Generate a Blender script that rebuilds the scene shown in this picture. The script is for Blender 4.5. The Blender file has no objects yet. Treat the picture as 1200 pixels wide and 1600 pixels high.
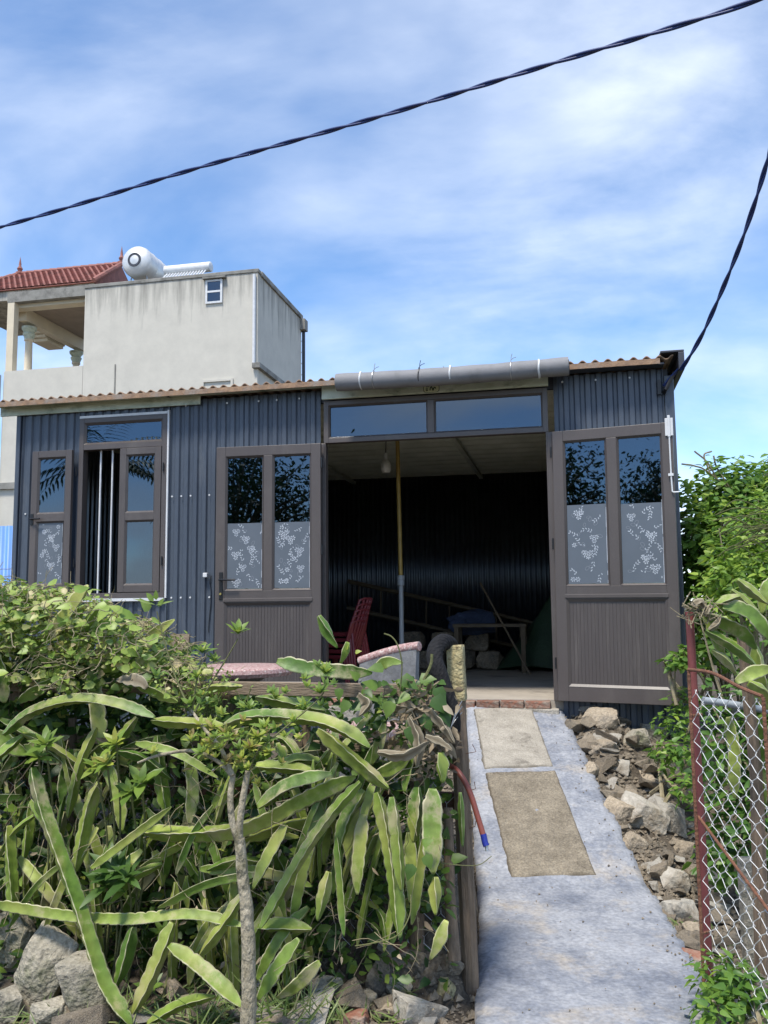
import bpy, bmesh, math, random
from mathutils import Vector, Matrix, noise as mnoise

random.seed(7)
SC = bpy.context.scene
COL = SC.collection
R = math.radians

# ------------------------------------------------------------------ camera
FOC, TH, ROLL, EYE = 1350.0, R(6.34), R(0.6), 0.75
cam_d = bpy.data.cameras.new('camera')
cam_d.sensor_fit = 'VERTICAL'; cam_d.sensor_height = 36.0
cam_d.lens = FOC / 1600 * 36.0
cam_d.clip_start = 0.05; cam_d.clip_end = 2000
cam = bpy.data.objects.new('camera', cam_d); COL.objects.link(cam)
_r0, _f, _u0 = Vector((1, 0, 0)), Vector((0, math.cos(TH), math.sin(TH))), Vector((0, -math.sin(TH), math.cos(TH)))
_c, _s = math.cos(ROLL), math.sin(ROLL)
_rt, _up = _r0 * _c - _u0 * _s, _r0 * _s + _u0 * _c
cam.matrix_world = Matrix(((_rt.x, _up.x, -_f.x, 0), (_rt.y, _up.y, -_f.y, 0), (_rt.z, _up.z, -_f.z, EYE), (0, 0, 0, 1)))
SC.camera = cam

# ------------------------------------------------------------------ sky, sun, exposure
SUN_EL, SUN_AZ = R(64), math.atan2(-0.50, -0.86)          # azimuth clockwise from +Y, where the sun stands
world = bpy.data.worlds.new('World'); SC.world = world; world.use_nodes = True
def build_world():
    nt = world.node_tree; N, L = nt.nodes, nt.links
    N.clear()
    out = N.new('ShaderNodeOutputWorld'); bg = N.new('ShaderNodeBackground')
    sky = N.new('ShaderNodeTexSky'); sky.sky_type = 'NISHITA'; sky.sun_disc = False
    sky.sun_elevation = SUN_EL; sky.sun_rotation = SUN_AZ
    sky.air_density = 0.8; sky.dust_density = 0.1; sky.ozone_density = 1.2
    tc = N.new('ShaderNodeTexCoord'); sep = N.new('ShaderNodeSeparateXYZ')
    L.new(tc.outputs['Generated'], sep.inputs[0])
    def m(op, a, b=None, clamp=False):
        n = N.new('ShaderNodeMath'); n.operation = op; n.use_clamp = clamp
        for i, v in enumerate((a, b)):
            if v is None: continue
            if isinstance(v, (int, float)): n.inputs[i].default_value = v
            else: L.new(v, n.inputs[i])
        return n.outputs[0]
    den = m('ADD', m('MAXIMUM', sep.outputs[2], 0.0), 0.42)
    cx, cy = m('DIVIDE', sep.outputs[0], den), m('DIVIDE', sep.outputs[1], den)
    def cloud(ox, oy, sx, sy, rot, scale, detail, rough, dist):
        cmb = N.new('ShaderNodeCombineXYZ'); L.new(cx, cmb.inputs[0]); L.new(cy, cmb.inputs[1])
        mp = N.new('ShaderNodeMapping'); mp.inputs['Location'].default_value = (ox, oy, 0)
        mp.inputs['Rotation'].default_value = (0, 0, rot); mp.inputs['Scale'].default_value = (sx, sy, 1)
        L.new(cmb.outputs[0], mp.inputs['Vector'])
        nz = N.new('ShaderNodeTexNoise'); nz.inputs['Scale'].default_value = scale; nz.inputs['Detail'].default_value = detail
        nz.inputs['Roughness'].default_value = rough; nz.inputs['Distortion'].default_value = dist
        L.new(mp.outputs[0], nz.inputs['Vector'])
        return nz.outputs[0]
    def ramp(fac, a, b):
        r = N.new('ShaderNodeMapRange'); r.interpolation_type = 'SMOOTHSTEP'
        r.inputs[1].default_value = a; r.inputs[2].default_value = b; L.new(fac, r.inputs[0]); return r.outputs[0]
    big = ramp(cloud(CL[0], CL[1], 1.0, 0.8, 0.9, 1.2, 5, 0.5, 0.3), 0.36, 0.62)
    wisp = ramp(cloud(2.2, 5.1, 1.0, 1.7, 0.95, 1.5, 8, 0.52, 0.35), 0.34, 0.76)
    fine = ramp(cloud(7.0, 1.0, 1.0, 1.5, 0.6, 3.0, 8, 0.6, 0.3), 0.3, 0.8)
    cover = m('MULTIPLY', big, m('ADD', m('MULTIPLY', wisp, 0.75), m('MULTIPLY', fine, 0.35)))
    cover = m('ADD', m('MULTIPLY', cover, 1.0), m('MULTIPLY', wisp, 0.26), True)
    low = ramp(sep.outputs[2], 0.28, 0.0)
    puff = ramp(cloud(3.3, 8.7, 1, 1, 0, 1.9, 7, 0.5, 0.0), 0.46, 0.58)
    cover = m('MAXIMUM', m('MULTIPLY', cover, 0.88), m('MULTIPLY', m('MULTIPLY', puff, low), 0.8), True)
    mix = N.new('ShaderNodeMix'); mix.data_type = 'RGBA'
    L.new(cover, mix.inputs[0])
    hs = N.new('ShaderNodeHueSaturation'); hs.inputs['Saturation'].default_value = 1.2; hs.inputs['Value'].default_value = 1.0
    L.new(sky.outputs[0], hs.inputs['Color'])
    L.new(hs.outputs[0], mix.inputs[6]); mix.inputs[7].default_value = (4.7, 5.05, 5.6, 1)
    L.new(mix.outputs[2], bg.inputs[0]); bg.inputs[1].default_value = 0.135
    L.new(bg.outputs[0], out.inputs[0])
CL = (5.5, 6.2)
build_world()
sun_d = bpy.data.lights.new('sun', 'SUN'); sun_d.energy = 2.6; sun_d.angle = R(10.0); sun_d.color = (1.0, 0.935, 0.83)
sun = bpy.data.objects.new('sun', sun_d); COL.objects.link(sun)
_sd = Vector((math.sin(SUN_AZ) * math.cos(SUN_EL), math.cos(SUN_AZ) * math.cos(SUN_EL), math.sin(SUN_EL)))
sun.rotation_euler = _sd.to_track_quat('Z', 'Y').to_euler(); sun.location = _sd * 30
vs = SC.view_settings
vs.view_transform = 'Standard'; vs.look = 'None'; vs.gamma = 1.0; vs.exposure = 0.95; vs.use_curve_mapping = False
SC.cycles.max_bounces = 5; SC.cycles.diffuse_bounces = 4; SC.cycles.glossy_bounces = 3; SC.cycles.transmission_bounces = 3; SC.cycles.transparent_max_bounces = 8
world.cycles.sampling_method = 'MANUAL'; world.cycles.sample_map_resolution = 512; SC.cycles.caustics_reflective = False; SC.cycles.caustics_refractive = False; SC.cycles.use_denoising = True

# ------------------------------------------------------------------ geometry helpers
def ray(px, py):
    x, y = px - 600.0, 800.0 - py
    d = _rt * x + _up * y + _f * FOC
    return d / d.y
def at(px, py, Y): return Vector((0, 0, EYE)) + ray(px, py) * Y          # world point seen at a pixel, Y metres away
AL = R(12)                                                              # the shed's front is turned 12 degrees
U, NI = Vector((math.cos(AL), -math.sin(AL), 0)), Vector((math.sin(AL), math.cos(AL), 0))
O = Vector((0.459, 7.255, 0))
def fw(s, d, z): return O + U * s + NI * d + Vector((0, 0, z))           # shed frame -> world

class MB:
    def __init__(s): s.v, s.f, s.a = [], [], None
    def add(s, vs_, fs_):
        o = len(s.v); s.v += [tuple(p) for p in vs_]; s.f += [tuple(i + o for i in f) for f in fs_]; return s
    def box(s, x0, x1, y0, y1, z0, z1, M=None):
        vs_ = [Vector(p) for p in ((x0,y0,z0),(x1,y0,z0),(x1,y1,z0),(x0,y1,z0),(x0,y0,z1),(x1,y0,z1),(x1,y1,z1),(x0,y1,z1))]
        if M is not None: vs_ = [M @ p for p in vs_]
        return s.add(vs_, [(0,3,2,1),(4,5,6,7),(0,1,5,4),(1,2,6,5),(2,3,7,6),(3,0,4,7)])
    def tube(s, pts, rad, seg=8, cap=True, flat=1.0):
        pts = [Vector(p) for p in pts]; n = len(pts)
        if not hasattr(rad, '__len__'): rad = [rad] * n
        vs_, fs_ = [], []
        up = Vector((0, 0, 1)); t0 = (pts[1] - pts[0]).normalized()
        if abs(t0.dot(up)) > 0.95: up = Vector((1, 0, 0))
        nrm = (up - t0 * up.dot(t0)).normalized()
        for i, p in enumerate(pts):
            t = (pts[min(i+1, n-1)] - pts[max(i-1, 0)]).normalized()
            nrm = (nrm - t * nrm.dot(t)).normalized(); b = t.cross(nrm)
            for k in range(seg):
                a = 2 * math.pi * k / seg
                vs_.append(p + (nrm * math.cos(a) + b * math.sin(a) * flat) * rad[i])
        for i in range(n - 1):
            for k in range(seg):
                k2 = (k + 1) % seg
                fs_.append((i*seg+k, i*seg+k2, (i+1)*seg+k2, (i+1)*seg+k))
        if cap: fs_ += [tuple(range(seg))[::-1], tuple((n-1)*seg + k for k in range(seg))]
        return s.add(vs_, fs_)
    def lathe(s, prof, c=(0,0,0), seg=24, M=None):
        vs_, fs_ = [], []; n = len(prof)
        for r, z in prof:
            for k in range(seg):
                a = 2 * math.pi * k / seg; p = Vector((r * math.cos(a), r * math.sin(a), z))
                vs_.append((M @ p if M is not None else p) + Vector(c))
        for i in range(n - 1):
            for k in range(seg):
                k2 = (k + 1) % seg; fs_.append((i*seg+k, i*seg+k2, (i+1)*seg+k2, (i+1)*seg+k))
        fs_ += [tuple(range(seg))[::-1], tuple((n-1)*seg+k for k in range(seg))]
        return s.add(vs_, fs_)
    def build(s, name, mat, parent=None, smooth=False, bevel=0, attr=None):
        me = bpy.data.meshes.new(name); me.from_pydata(s.v, [], s.f); me.update()
        if smooth:
            me.polygons.foreach_set('use_smooth', [True] * len(me.polygons))
            if smooth != 'all':
                try: me.set_sharp_from_angle(angle=R(40))
                except Exception: pass
        if s.a is not None:
            at_ = me.attributes.new(attr or 'tint', 'FLOAT', 'POINT'); at_.data.foreach_set('value', s.a)
        if mat: me.materials.append(mat)
        o = bpy.data.objects.new(name, me); COL.objects.link(o)
        if parent is not None: o.parent = parent
        if bevel:
            b = o.modifiers.new('bevel', 'BEVEL'); b.width = bevel; b.segments = 2; b.limit_method = 'ANGLE'
        return o
def empty(name, loc=(0, 0, 0), rz=0, parent=None):
    o = bpy.data.objects.new(name, None); COL.objects.link(o); o.location = loc; o.rotation_euler = (0, 0, rz)
    o.empty_display_size = 0.1
    if parent is not None: o.parent = parent
    return o
def tag(o, label=None, cat=None, group=None, kind=None):
    if label: o['label'] = label
    if cat: o['category'] = cat
    if group: o['group'] = group
    if kind: o['kind'] = kind
    return o
def catmull(P, n=8):
    P = [Vector(p) for p in P]
    if len(P) == 2: return [P[0].lerp(P[1], i / (n * 1.0)) for i in range(n + 1)]
    Q = [P[0] * 2 - P[1]] + P + [P[-1] * 2 - P[-2]]; o = []
    for i in range(1, len(Q) - 2):
        a, b, c, d = Q[i-1], Q[i], Q[i+1], Q[i+2]
        for k in range(n):
            t = k / n
            o.append(0.5 * (2*b + (c-a)*t + (2*a-5*b+4*c-d)*t*t + (3*b-a-3*c+d)*t*t*t))
    o.append(P[-1]); return o
def cross_spin(v, ang):
    return Matrix.Rotation(ang, 4, 'Z') @ v

# ------------------------------------------------------------------ materials
def mat(name, c1, c2=None, scale=6.0, rough=0.7, bump=0.0, bscale=None, metal=0.0, detail=6, stretch=(1,1,1), spec=0.5,
        c3=None, s3=1.5, t3=(0.5, 0.65), trans=0.0, island=0.0, nr=0.62, grain=0.0, gscale=180, c4=None, s4=3.0, t4=(0.5, 0.7), off4=7.3):
    m = bpy.data.materials.new(name); m.use_nodes = True
    nt = m.node_tree; N, L = nt.nodes, nt.links; b = N['Principled BSDF']
    b.inputs['Roughness'].default_value = rough; b.inputs['Metallic'].default_value = metal
    b.inputs['Specular IOR Level'].default_value = spec
    tc = N.new('ShaderNodeTexCoord'); mp = N.new('ShaderNodeMapping'); mp.inputs['Scale'].default_value = stretch
    L.new(tc.outputs['Object'], mp.inputs['Vector'])
    nz = N.new('ShaderNodeTexNoise'); nz.inputs['Scale'].default_value = scale; nz.inputs['Detail'].default_value = detail
    nz.inputs['Roughness'].default_value = nr
    L.new(mp.outputs[0], nz.inputs['Vector'])
    cr = N.new('ShaderNodeValToRGB'); c2 = c2 or tuple(x * 0.8 for x in c1)
    cr.color_ramp.elements[0].position = 0.3; cr.color_ramp.elements[1].position = 0.7
    cr.color_ramp.elements[0].color = (*c2, 1); cr.color_ramp.elements[1].color = (*c1, 1)
    L.new(nz.outputs[0], cr.inputs[0]); col = cr.outputs[0]
    if c3:
        n3 = N.new('ShaderNodeTexNoise'); n3.inputs['Scale'].default_value = s3; n3.inputs['Detail'].default_value = 7
        n3.inputs['Roughness'].default_value = max(0.65, nr)
        L.new(mp.outputs[0], n3.inputs['Vector'])
        mr = N.new('ShaderNodeMapRange'); mr.inputs[1].default_value = t3[0]; mr.inputs[2].default_value = t3[1]
        L.new(n3.outputs[0], mr.inputs[0])
        mx = N.new('ShaderNodeMix'); mx.data_type = 'RGBA'; L.new(mr.outputs[0], mx.inputs[0]); L.new(col, mx.inputs[6])
        mx.inputs[7].default_value = (*c3, 1); col = mx.outputs[2]
    if c4:
        m4_ = N.new('ShaderNodeMapping'); m4_.inputs['Location'].default_value = (off4, off4, off4); L.new(mp.outputs[0], m4_.inputs['Vector'])
        n4 = N.new('ShaderNodeTexNoise'); n4.inputs['Scale'].default_value = s4; n4.inputs['Detail'].default_value = 10; n4.inputs['Roughness'].default_value = 0.7; L.new(m4_.outputs[0], n4.inputs['Vector'])
        r4 = N.new('ShaderNodeMapRange'); r4.inputs[1].default_value = t4[0]; r4.inputs[2].default_value = t4[1]; L.new(n4.outputs[0], r4.inputs[0])
        x4 = N.new('ShaderNodeMix'); x4.data_type = 'RGBA'; L.new(r4.outputs[0], x4.inputs[0]); L.new(col, x4.inputs[6]); x4.inputs[7].default_value = (*c4, 1); col = x4.outputs[2]
    if grain:
        ng = N.new('ShaderNodeTexNoise'); ng.inputs['Scale'].default_value = gscale; ng.inputs['Detail'].default_value = 3; L.new(mp.outputs[0], ng.inputs['Vector'])
        hg = N.new('ShaderNodeHueSaturation'); mg = N.new('ShaderNodeMapRange'); mg.inputs[1].default_value = .3; mg.inputs[2].default_value = .7; mg.inputs[3].default_value = 1 - grain; mg.inputs[4].default_value = 1 + grain
        L.new(ng.outputs[0], mg.inputs[0]); L.new(mg.outputs[0], hg.inputs['Value']); L.new(col, hg.inputs['Color']); col = hg.outputs[0]
    if island:
        oi = N.new('ShaderNodeObjectInfo'); hs = N.new('ShaderNodeHueSaturation')
        mr = N.new('ShaderNodeMapRange'); mr.inputs[3].default_value = 1 - island; mr.inputs[4].default_value = 1 + island
        L.new(oi.outputs['Random'], mr.inputs[0]); L.new(mr.outputs[0], hs.inputs['Value']); L.new(col, hs.inputs['Color']); col = hs.outputs[0]
    L.new(col, b.inputs['Base Color'])
    if bump:
        nb = N.new('ShaderNodeTexNoise'); nb.inputs['Scale'].default_value = bscale or scale * 4; nb.inputs['Detail'].default_value = 8
        L.new(mp.outputs[0], nb.inputs['Vector'])
        bp = N.new('ShaderNodeBump'); bp.inputs['Strength'].default_value = bump; bp.inputs['Distance'].default_value = 0.02
        L.new(nb.outputs[0], bp.inputs['Height']); L.new(bp.outputs[0], b.inputs['Normal'])
    m['_out'] = 0
    return m
def glass(name, tint, refl, clear):
    m = bpy.data.materials.new(name); m.use_nodes = True
    nt = m.node_tree; N, L = nt.nodes, nt.links; N.clear()
    out = N.new('ShaderNodeOutputMaterial')
    tr = N.new('ShaderNodeBsdfTransparent'); tr.inputs[0].default_value = (*clear, 1)
    gl = N.new('ShaderNodeBsdfGlossy'); gl.inputs['Roughness'].default_value = 0.012; gl.inputs[0].default_value = (*tint, 1)
    fr = N.new('ShaderNodeFresnel'); fr.inputs[0].default_value = 1.5
    ad = N.new('ShaderNodeMath'); ad.operation = 'ADD'; ad.use_clamp = True; ad.inputs[1].default_value = refl
    L.new(fr.outputs[0], ad.inputs[0])
    nz = N.new('ShaderNodeTexNoise'); nz.inputs['Scale'].default_value = 1.2; tc = N.new('ShaderNodeTexCoord'); L.new(tc.outputs['Object'], nz.inputs['Vector'])
    bp = N.new('ShaderNodeBump'); bp.inputs['Strength'].default_value = 0.05; bp.inputs['Distance'].default_value = 0.02
    L.new(nz.outputs[0], bp.inputs['Height']); L.new(bp.outputs[0], gl.inputs['Normal'])
    mx = N.new('ShaderNodeMixShader'); L.new(ad.outputs[0], mx.inputs[0]); L.new(tr.outputs[0], mx.inputs[1]); L.new(gl.outputs[0], mx.inputs[2])
    L.new(mx.outputs[0], out.inputs[0]); return m
def leafmat(name, stops, trans=0.28, rough=0.45, attr='tint', scale=30, spots=None):
    m = bpy.data.materials.new(name); m.use_nodes = True
    nt = m.node_tree; N, L = nt.nodes, nt.links; b = N['Principled BSDF']; out = N['Material Output']
    b.inputs['Roughness'].default_value = rough
    a = N.new('ShaderNodeAttribute'); a.attribute_name = attr
    cr = N.new('ShaderNodeValToRGB'); e = cr.color_ramp.elements
    while len(e) < len(stops): e.new(0.5)
    for i, (p, c) in enumerate(stops): e[i].position = p; e[i].color = (*c, 1)
    L.new(a.outputs['Fac'], cr.inputs[0])
    tc = N.new('ShaderNodeTexCoord'); nz = N.new('ShaderNodeTexNoise'); nz.inputs['Scale'].default_value = scale; nz.inputs['Detail'].default_value = 5
    L.new(tc.outputs['Object'], nz.inputs['Vector'])
    hs = N.new('ShaderNodeHueSaturation'); mr = N.new('ShaderNodeMapRange'); mr.inputs[3].default_value = 0.65; mr.inputs[4].default_value = 1.35
    L.new(nz.outputs[0], mr.inputs[0]); L.new(mr.outputs[0], hs.inputs['Value']); L.new(cr.outputs[0], hs.inputs['Color'])
    L.new(hs.outputs[0], b.inputs['Base Color'])
    tl = N.new('ShaderNodeBsdfTranslucent'); L.new(hs.outputs[0], tl.inputs[0])
    mx = N.new('ShaderNodeMixShader'); mx.inputs[0].default_value = trans
    L.new(b.outputs[0], mx.inputs[1]); L.new(tl.outputs[0], mx.inputs[2]); L.new(mx.outputs[0], out.inputs[0])
    return m

M = {}
M['navy'] = mat('navy_metal', (0.076, 0.093, 0.122), (0.054, 0.068, 0.093), 3.0, 0.40, 0.03, 40, stretch=(1, 1, 0.22), c3=(0.13, 0.14, 0.155), s3=4, t3=(0.58, 0.80), nr=0.7, grain=0.08, gscale=60)
M['roof'] = mat('rusty_roof_metal', (0.30, 0.185, 0.11), (0.14, 0.09, 0.06), 14, 0.75, 0.1)
M['rustband'] = mat('rusty_eave_strip', (0.40, 0.25, 0.15), (0.20, 0.13, 0.09), 18, 0.85, 0.2, c3=(0.30, 0.27, 0.24), s3=5, t3=(0.5, 0.7))
M['flash'] = mat('flashing_metal', (0.045, 0.05, 0.065), None, 5, 0.5)
M['soffit'] = mat('mouldy_white_board', (0.62, 0.66, 0.55), (0.46, 0.51, 0.40), 7, 0.75, 0.05, c3=(0.13, 0.17, 0.11), s3=4, t3=(0.52, 0.72), stretch=(1, 1, 2))
M['ceil'] = mat('ceiling_sheet', (0.66, 0.68, 0.58), (0.52, 0.55, 0.45), 5, 0.55)
M['inwall'] = mat('inside_wall_metal', (0.17, 0.195, 0.225), (0.13, 0.15, 0.175), 3, 0.30, metal=0.9)
M['door'] = mat('brown_grey_aluminium', (0.100, 0.084, 0.079), (0.084, 0.071, 0.067), 4, 0.42, nr=0.7, grain=0.06, bump=0.015, bscale=60, stretch=(1, 1, 0.4), c3=(0.13, 0.115, 0.105), s3=2.0, t3=(0.55, 0.8))
M['panel'] = mat('brown_grey_panel', (0.088, 0.074, 0.07), (0.072, 0.061, 0.058), 4, 0.5, 0.03, 60, stretch=(6, 1, 0.4), c3=(0.14, 0.122, 0.11), s3=3.5, t3=(0.52, 0.8), nr=0.72)
M['glass'] = glass('tinted_reflective_glass', (0.66, 0.82, 1.0), 0.08, (0.10, 0.13, 0.17))
M['film'] = mat('frosted_film', (0.125, 0.145, 0.175), (0.105, 0.125, 0.15), 3, 0.35, spec=0.5)
M['print'] = mat('white_flower_print', (0.54, 0.58, 0.63), (0.40, 0.44, 0.5), 10, 0.6)
M['faint'] = mat('faint_flower_print', (0.26, 0.29, 0.33), None, 10, 0.6)
M['black'] = mat('black_metal', (0.012, 0.012, 0.014), None, 10, 0.4)
M['brass'] = mat('brass', (0.55, 0.42, 0.15), None, 10, 0.3, metal=0.8)
M['white'] = mat('white_paint', (0.74, 0.75, 0.76), (0.6, 0.61, 0.62), 8, 0.5)
M['steel'] = mat('galvanised_steel', (0.5, 0.51, 0.52), (0.36, 0.37, 0.38), 20, 0.42, metal=0.75)
M['stainless'] = mat('stainless_steel', (0.72, 0.72, 0.71), (0.6, 0.6, 0.6), 4, 0.42, metal=0.35)
M['floor'] = mat('dusty_concrete_floor', (0.48, 0.43, 0.36), (0.34, 0.30, 0.25), 2.5, 0.85, 0.1, 30, c3=(0.16, 0.14, 0.12), s3=1.2)
M['cement'] = mat('blue_grey_cement', (0.37, 0.38, 0.405), (0.21, 0.225, 0.26), 5, 0.85, 0.22, 50, c3=(0.13, 0.148, 0.19), s3=2.2, t3=(0.47, 0.66), detail=14, nr=0.76, grain=0.2, gscale=55, c4=(0.38, 0.34, 0.29), s4=3.4, t4=(0.54, 0.72))
M['slab'] = mat('tan_concrete_slab', (0.32, 0.275, 0.205), (0.145, 0.122, 0.09), 9, 0.9, 0.9, 50, nr=0.75, grain=0.3, gscale=90, c3=(0.15, 0.125, 0.09), s3=3.5, t3=(0.52, 0.7), detail=10)
M['slab2'] = mat('pale_concrete_slab', (0.42, 0.385, 0.325), (0.26, 0.235, 0.195), 7, 0.9, 0.6, 50, nr=0.72, grain=0.2, gscale=110, c3=(0.19, 0.17, 0.14), s3=4.5, t3=(0.56, 0.66), detail=10)
M['soil'] = mat('soil', (0.12, 0.095, 0.065), (0.05, 0.04, 0.03), 6, 0.95, 0.9, 34, nr=0.72, grain=0.35, gscale=70, c3=(0.20, 0.175, 0.14), s3=3.0, t3=(0.52, 0.7), detail=10)
M['rock'] = mat('rubble_concrete', (0.41, 0.34, 0.25), (0.22, 0.18, 0.13), 9, 0.9, 0.9, 40, nr=0.74, grain=0.25, gscale=90, c3=(0.13, 0.115, 0.095), s3=4, island=0.3, detail=10)
M['pale_rock'] = mat('pale_rubble', (0.50, 0.47, 0.41), (0.29, 0.265, 0.22), 7, nr=0.72, grain=0.15, rough=0.85, bump=0.7, bscale=34, c3=(0.22, 0.185, 0.14), s3=3.0, t3=(0.46, 0.62), island=0.2, detail=12)
M['mossy'] = mat('old_concrete_chunk', (0.45, 0.405, 0.32), (0.26, 0.235, 0.18), 9, 0.95, 0.9, 44, nr=0.74, grain=0.25, gscale=90, c3=(0.12, 0.125, 0.07), s3=3.5, t3=(0.5, 0.66), island=0.15, detail=10)
M['brick'] = mat('red_brick', (0.30, 0.125, 0.075), (0.20, 0.09, 0.06), 12, 0.9, 0.7, 40, c3=(0.30, 0.24, 0.19), s3=9, t3=(0.46, 0.62), island=0.25)
M['red_plastic'] = mat('red_plastic', (0.20, 0.028, 0.033), (0.15, 0.022, 0.026), 5, 0.4)
M['terrazzo'] = mat('pink_terrazzo', (0.58, 0.40, 0.37), (0.22, 0.10, 0.09), 70, 0.55, 0.05, detail=3, c3=(0.62, 0.55, 0.5), s3=45, t3=(0.55, 0.62))
M['grey_stone'] = mat('grey_cement_cast', (0.22, 0.225, 0.23), (0.10, 0.105, 0.11), 7, nr=0.72, rough=0.85, bump=0.3, c3=(0.06, 0.065, 0.05), s3=5, t3=(0.52, 0.7))
M['wood'] = mat('weathered_wood', (0.30, 0.23, 0.16), (0.17, 0.125, 0.085), 5, 0.85, 0.4, 30, stretch=(1, 8, 8))
M['redwood'] = mat('red_brown_board', (0.16, 0.075, 0.045), (0.08, 0.045, 0.03), 6, 0.85, 0.3, 30, stretch=(1, 8, 8))
M['postwood'] = mat('brown_post_wood', (0.27, 0.195, 0.13), (0.11, 0.08, 0.055), 6, 0.85, 0.5, 30, stretch=(8, 8, 1))
M['lime'] = mat('pitted_yellow_concrete', (0.52, 0.45, 0.25), (0.24, 0.19, 0.09), 26, 0.95, 1.0, 40, detail=10, c3=(0.12, 0.09, 0.05), s3=22, t3=(0.58, 0.66))
M['rubber'] = mat('black_rubber', (0.014, 0.014, 0.016), (0.010, 0.010, 0.011), 20, 0.8, 0.3, 60, spec=0.25)
M['hose'] = mat('red_brown_hose', (0.26, 0.075, 0.05), (0.2, 0.055, 0.04), 15, 0.4)
M['bluetape'] = mat('blue_tape', (0.02, 0.035, 0.30), None, 15, 0.4)
M['zinc'] = mat('zinc_wire', (0.70, 0.70, 0.69), (0.5, 0.5, 0.49), 30, 0.45, metal=0.3)
M['rust'] = mat('rusty_steel', (0.23, 0.10, 0.055), (0.12, 0.055, 0.035), 30, 0.9, 0.5, 80)
M['redpaint'] = mat('dull_red_paint', (0.24, 0.06, 0.055), (0.17, 0.05, 0.045), 8, 0.55, 0.1, c3=(0.12, 0.075, 0.06), s3=9, t3=(0.6, 0.7))
M['cable'] = mat('blue_black_cable', (0.014, 0.035, 0.15), None, 10, 0.45)
M['tile'] = mat('red_roof_tile', (0.36, 0.15, 0.12), (0.25, 0.10, 0.085), 6, 0.8, 0.1, c3=(0.2, 0.09, 0.075), s3=2.5)
M['cream'] = mat('cream_paint', (0.72, 0.63, 0.47), (0.62, 0.54, 0.41), 2, 0.8)
M['brownceil'] = mat('brown_ceiling', (0.32, 0.25, 0.19), None, 3, 0.8)
M['bluesheet'] = mat('blue_sheet', (0.12, 0.28, 0.62), (0.10, 0.24, 0.55), 2, 0.45)
M['bark'] = mat('pale_bark', (0.50, 0.44, 0.33), (0.20, 0.17, 0.10), 22, 0.9, 0.9, 60, c3=(0.10, 0.095, 0.045), s3=6, t3=(0.5, 0.62), stretch=(1, 1, 0.6), nr=0.72)
M['twig'] = mat('dry_twig', (0.34, 0.29, 0.18), (0.17, 0.14, 0.085), 20, 0.9, 0.3)
M['greentwig'] = mat('green_twig', (0.16, 0.17, 0.06), (0.1, 0.1, 0.04), 20, 0.8, 0.3)
M['bamboo'] = mat('bamboo', (0.16, 0.12, 0.07), (0.09, 0.065, 0.04), 8, 0.6)
M['pvc'] = mat('grey_pvc', (0.33, 0.37, 0.40), None, 8, 0.45)
M['yellowpole'] = mat('yellow_pole', (0.42, 0.30, 0.08), (0.3, 0.2, 0.06), 8, 0.5)
M['bluesack'] = mat('blue_sack', (0.07, 0.10, 0.19), (0.05, 0.07, 0.13), 8, 0.8, 0.3)
M['greentarp'] = mat('green_tarp', (0.035, 0.075, 0.04), (0.02, 0.045, 0.025), 5, 0.7, 0.3)
M['rollgrey'] = mat('grey_blind_fabric', (0.235, 0.235, 0.245), (0.19, 0.19, 0.20), 6, 0.7, 0.1, 120, c3=(0.15, 0.15, 0.155), s3=3)
M['bulb'] = mat('milky_bulb', (0.75, 0.75, 0.72), None, 5, 0.35)
M['plate'] = mat('pale_yellow_plate', (0.72, 0.74, 0.5), (0.6, 0.62, 0.4), 60, 0.5)
M['plate_mark'] = mat('dark_green_mark', (0.045, 0.075, 0.03), None, 40, 0.6)
G1, G2, G3 = (0.025, 0.07, 0.014), (0.085, 0.165, 0.03), (0.20, 0.30, 0.05)
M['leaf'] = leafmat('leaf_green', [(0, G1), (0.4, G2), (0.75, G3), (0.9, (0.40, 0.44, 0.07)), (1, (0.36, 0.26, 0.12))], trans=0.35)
M['vine'] = leafmat('vine_leaf', [(0, (0.055, 0.11, 0.022)), (0.4, (0.16, 0.26, 0.04)), (0.7, (0.31, 0.41, 0.08)), (0.88, (0.43, 0.42, 0.16)), (1, (0.46, 0.37, 0.20))])
M['bush'] = leafmat('bush_leaf', [(0, (0.03, 0.085, 0.016)), (0.4, (0.09, 0.20, 0.032)), (0.8, (0.20, 0.34, 0.05)), (1, (0.34, 0.46, 0.065))], trans=0.4)
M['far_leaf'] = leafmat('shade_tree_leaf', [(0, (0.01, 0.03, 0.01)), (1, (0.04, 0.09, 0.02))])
M['grass'] = leafmat('grass_blade', [(0, (0.06, 0.12, 0.025)), (0.6, (0.17, 0.24, 0.06)), (1, (0.36, 0.34, 0.17))])
M['dry'] = leafmat('dry_leaf', [(0, (0.13, 0.095, 0.06)), (0.5, (0.27, 0.21, 0.135)), (1, (0.46, 0.39, 0.28))], trans=0.15, rough=0.8)

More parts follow.
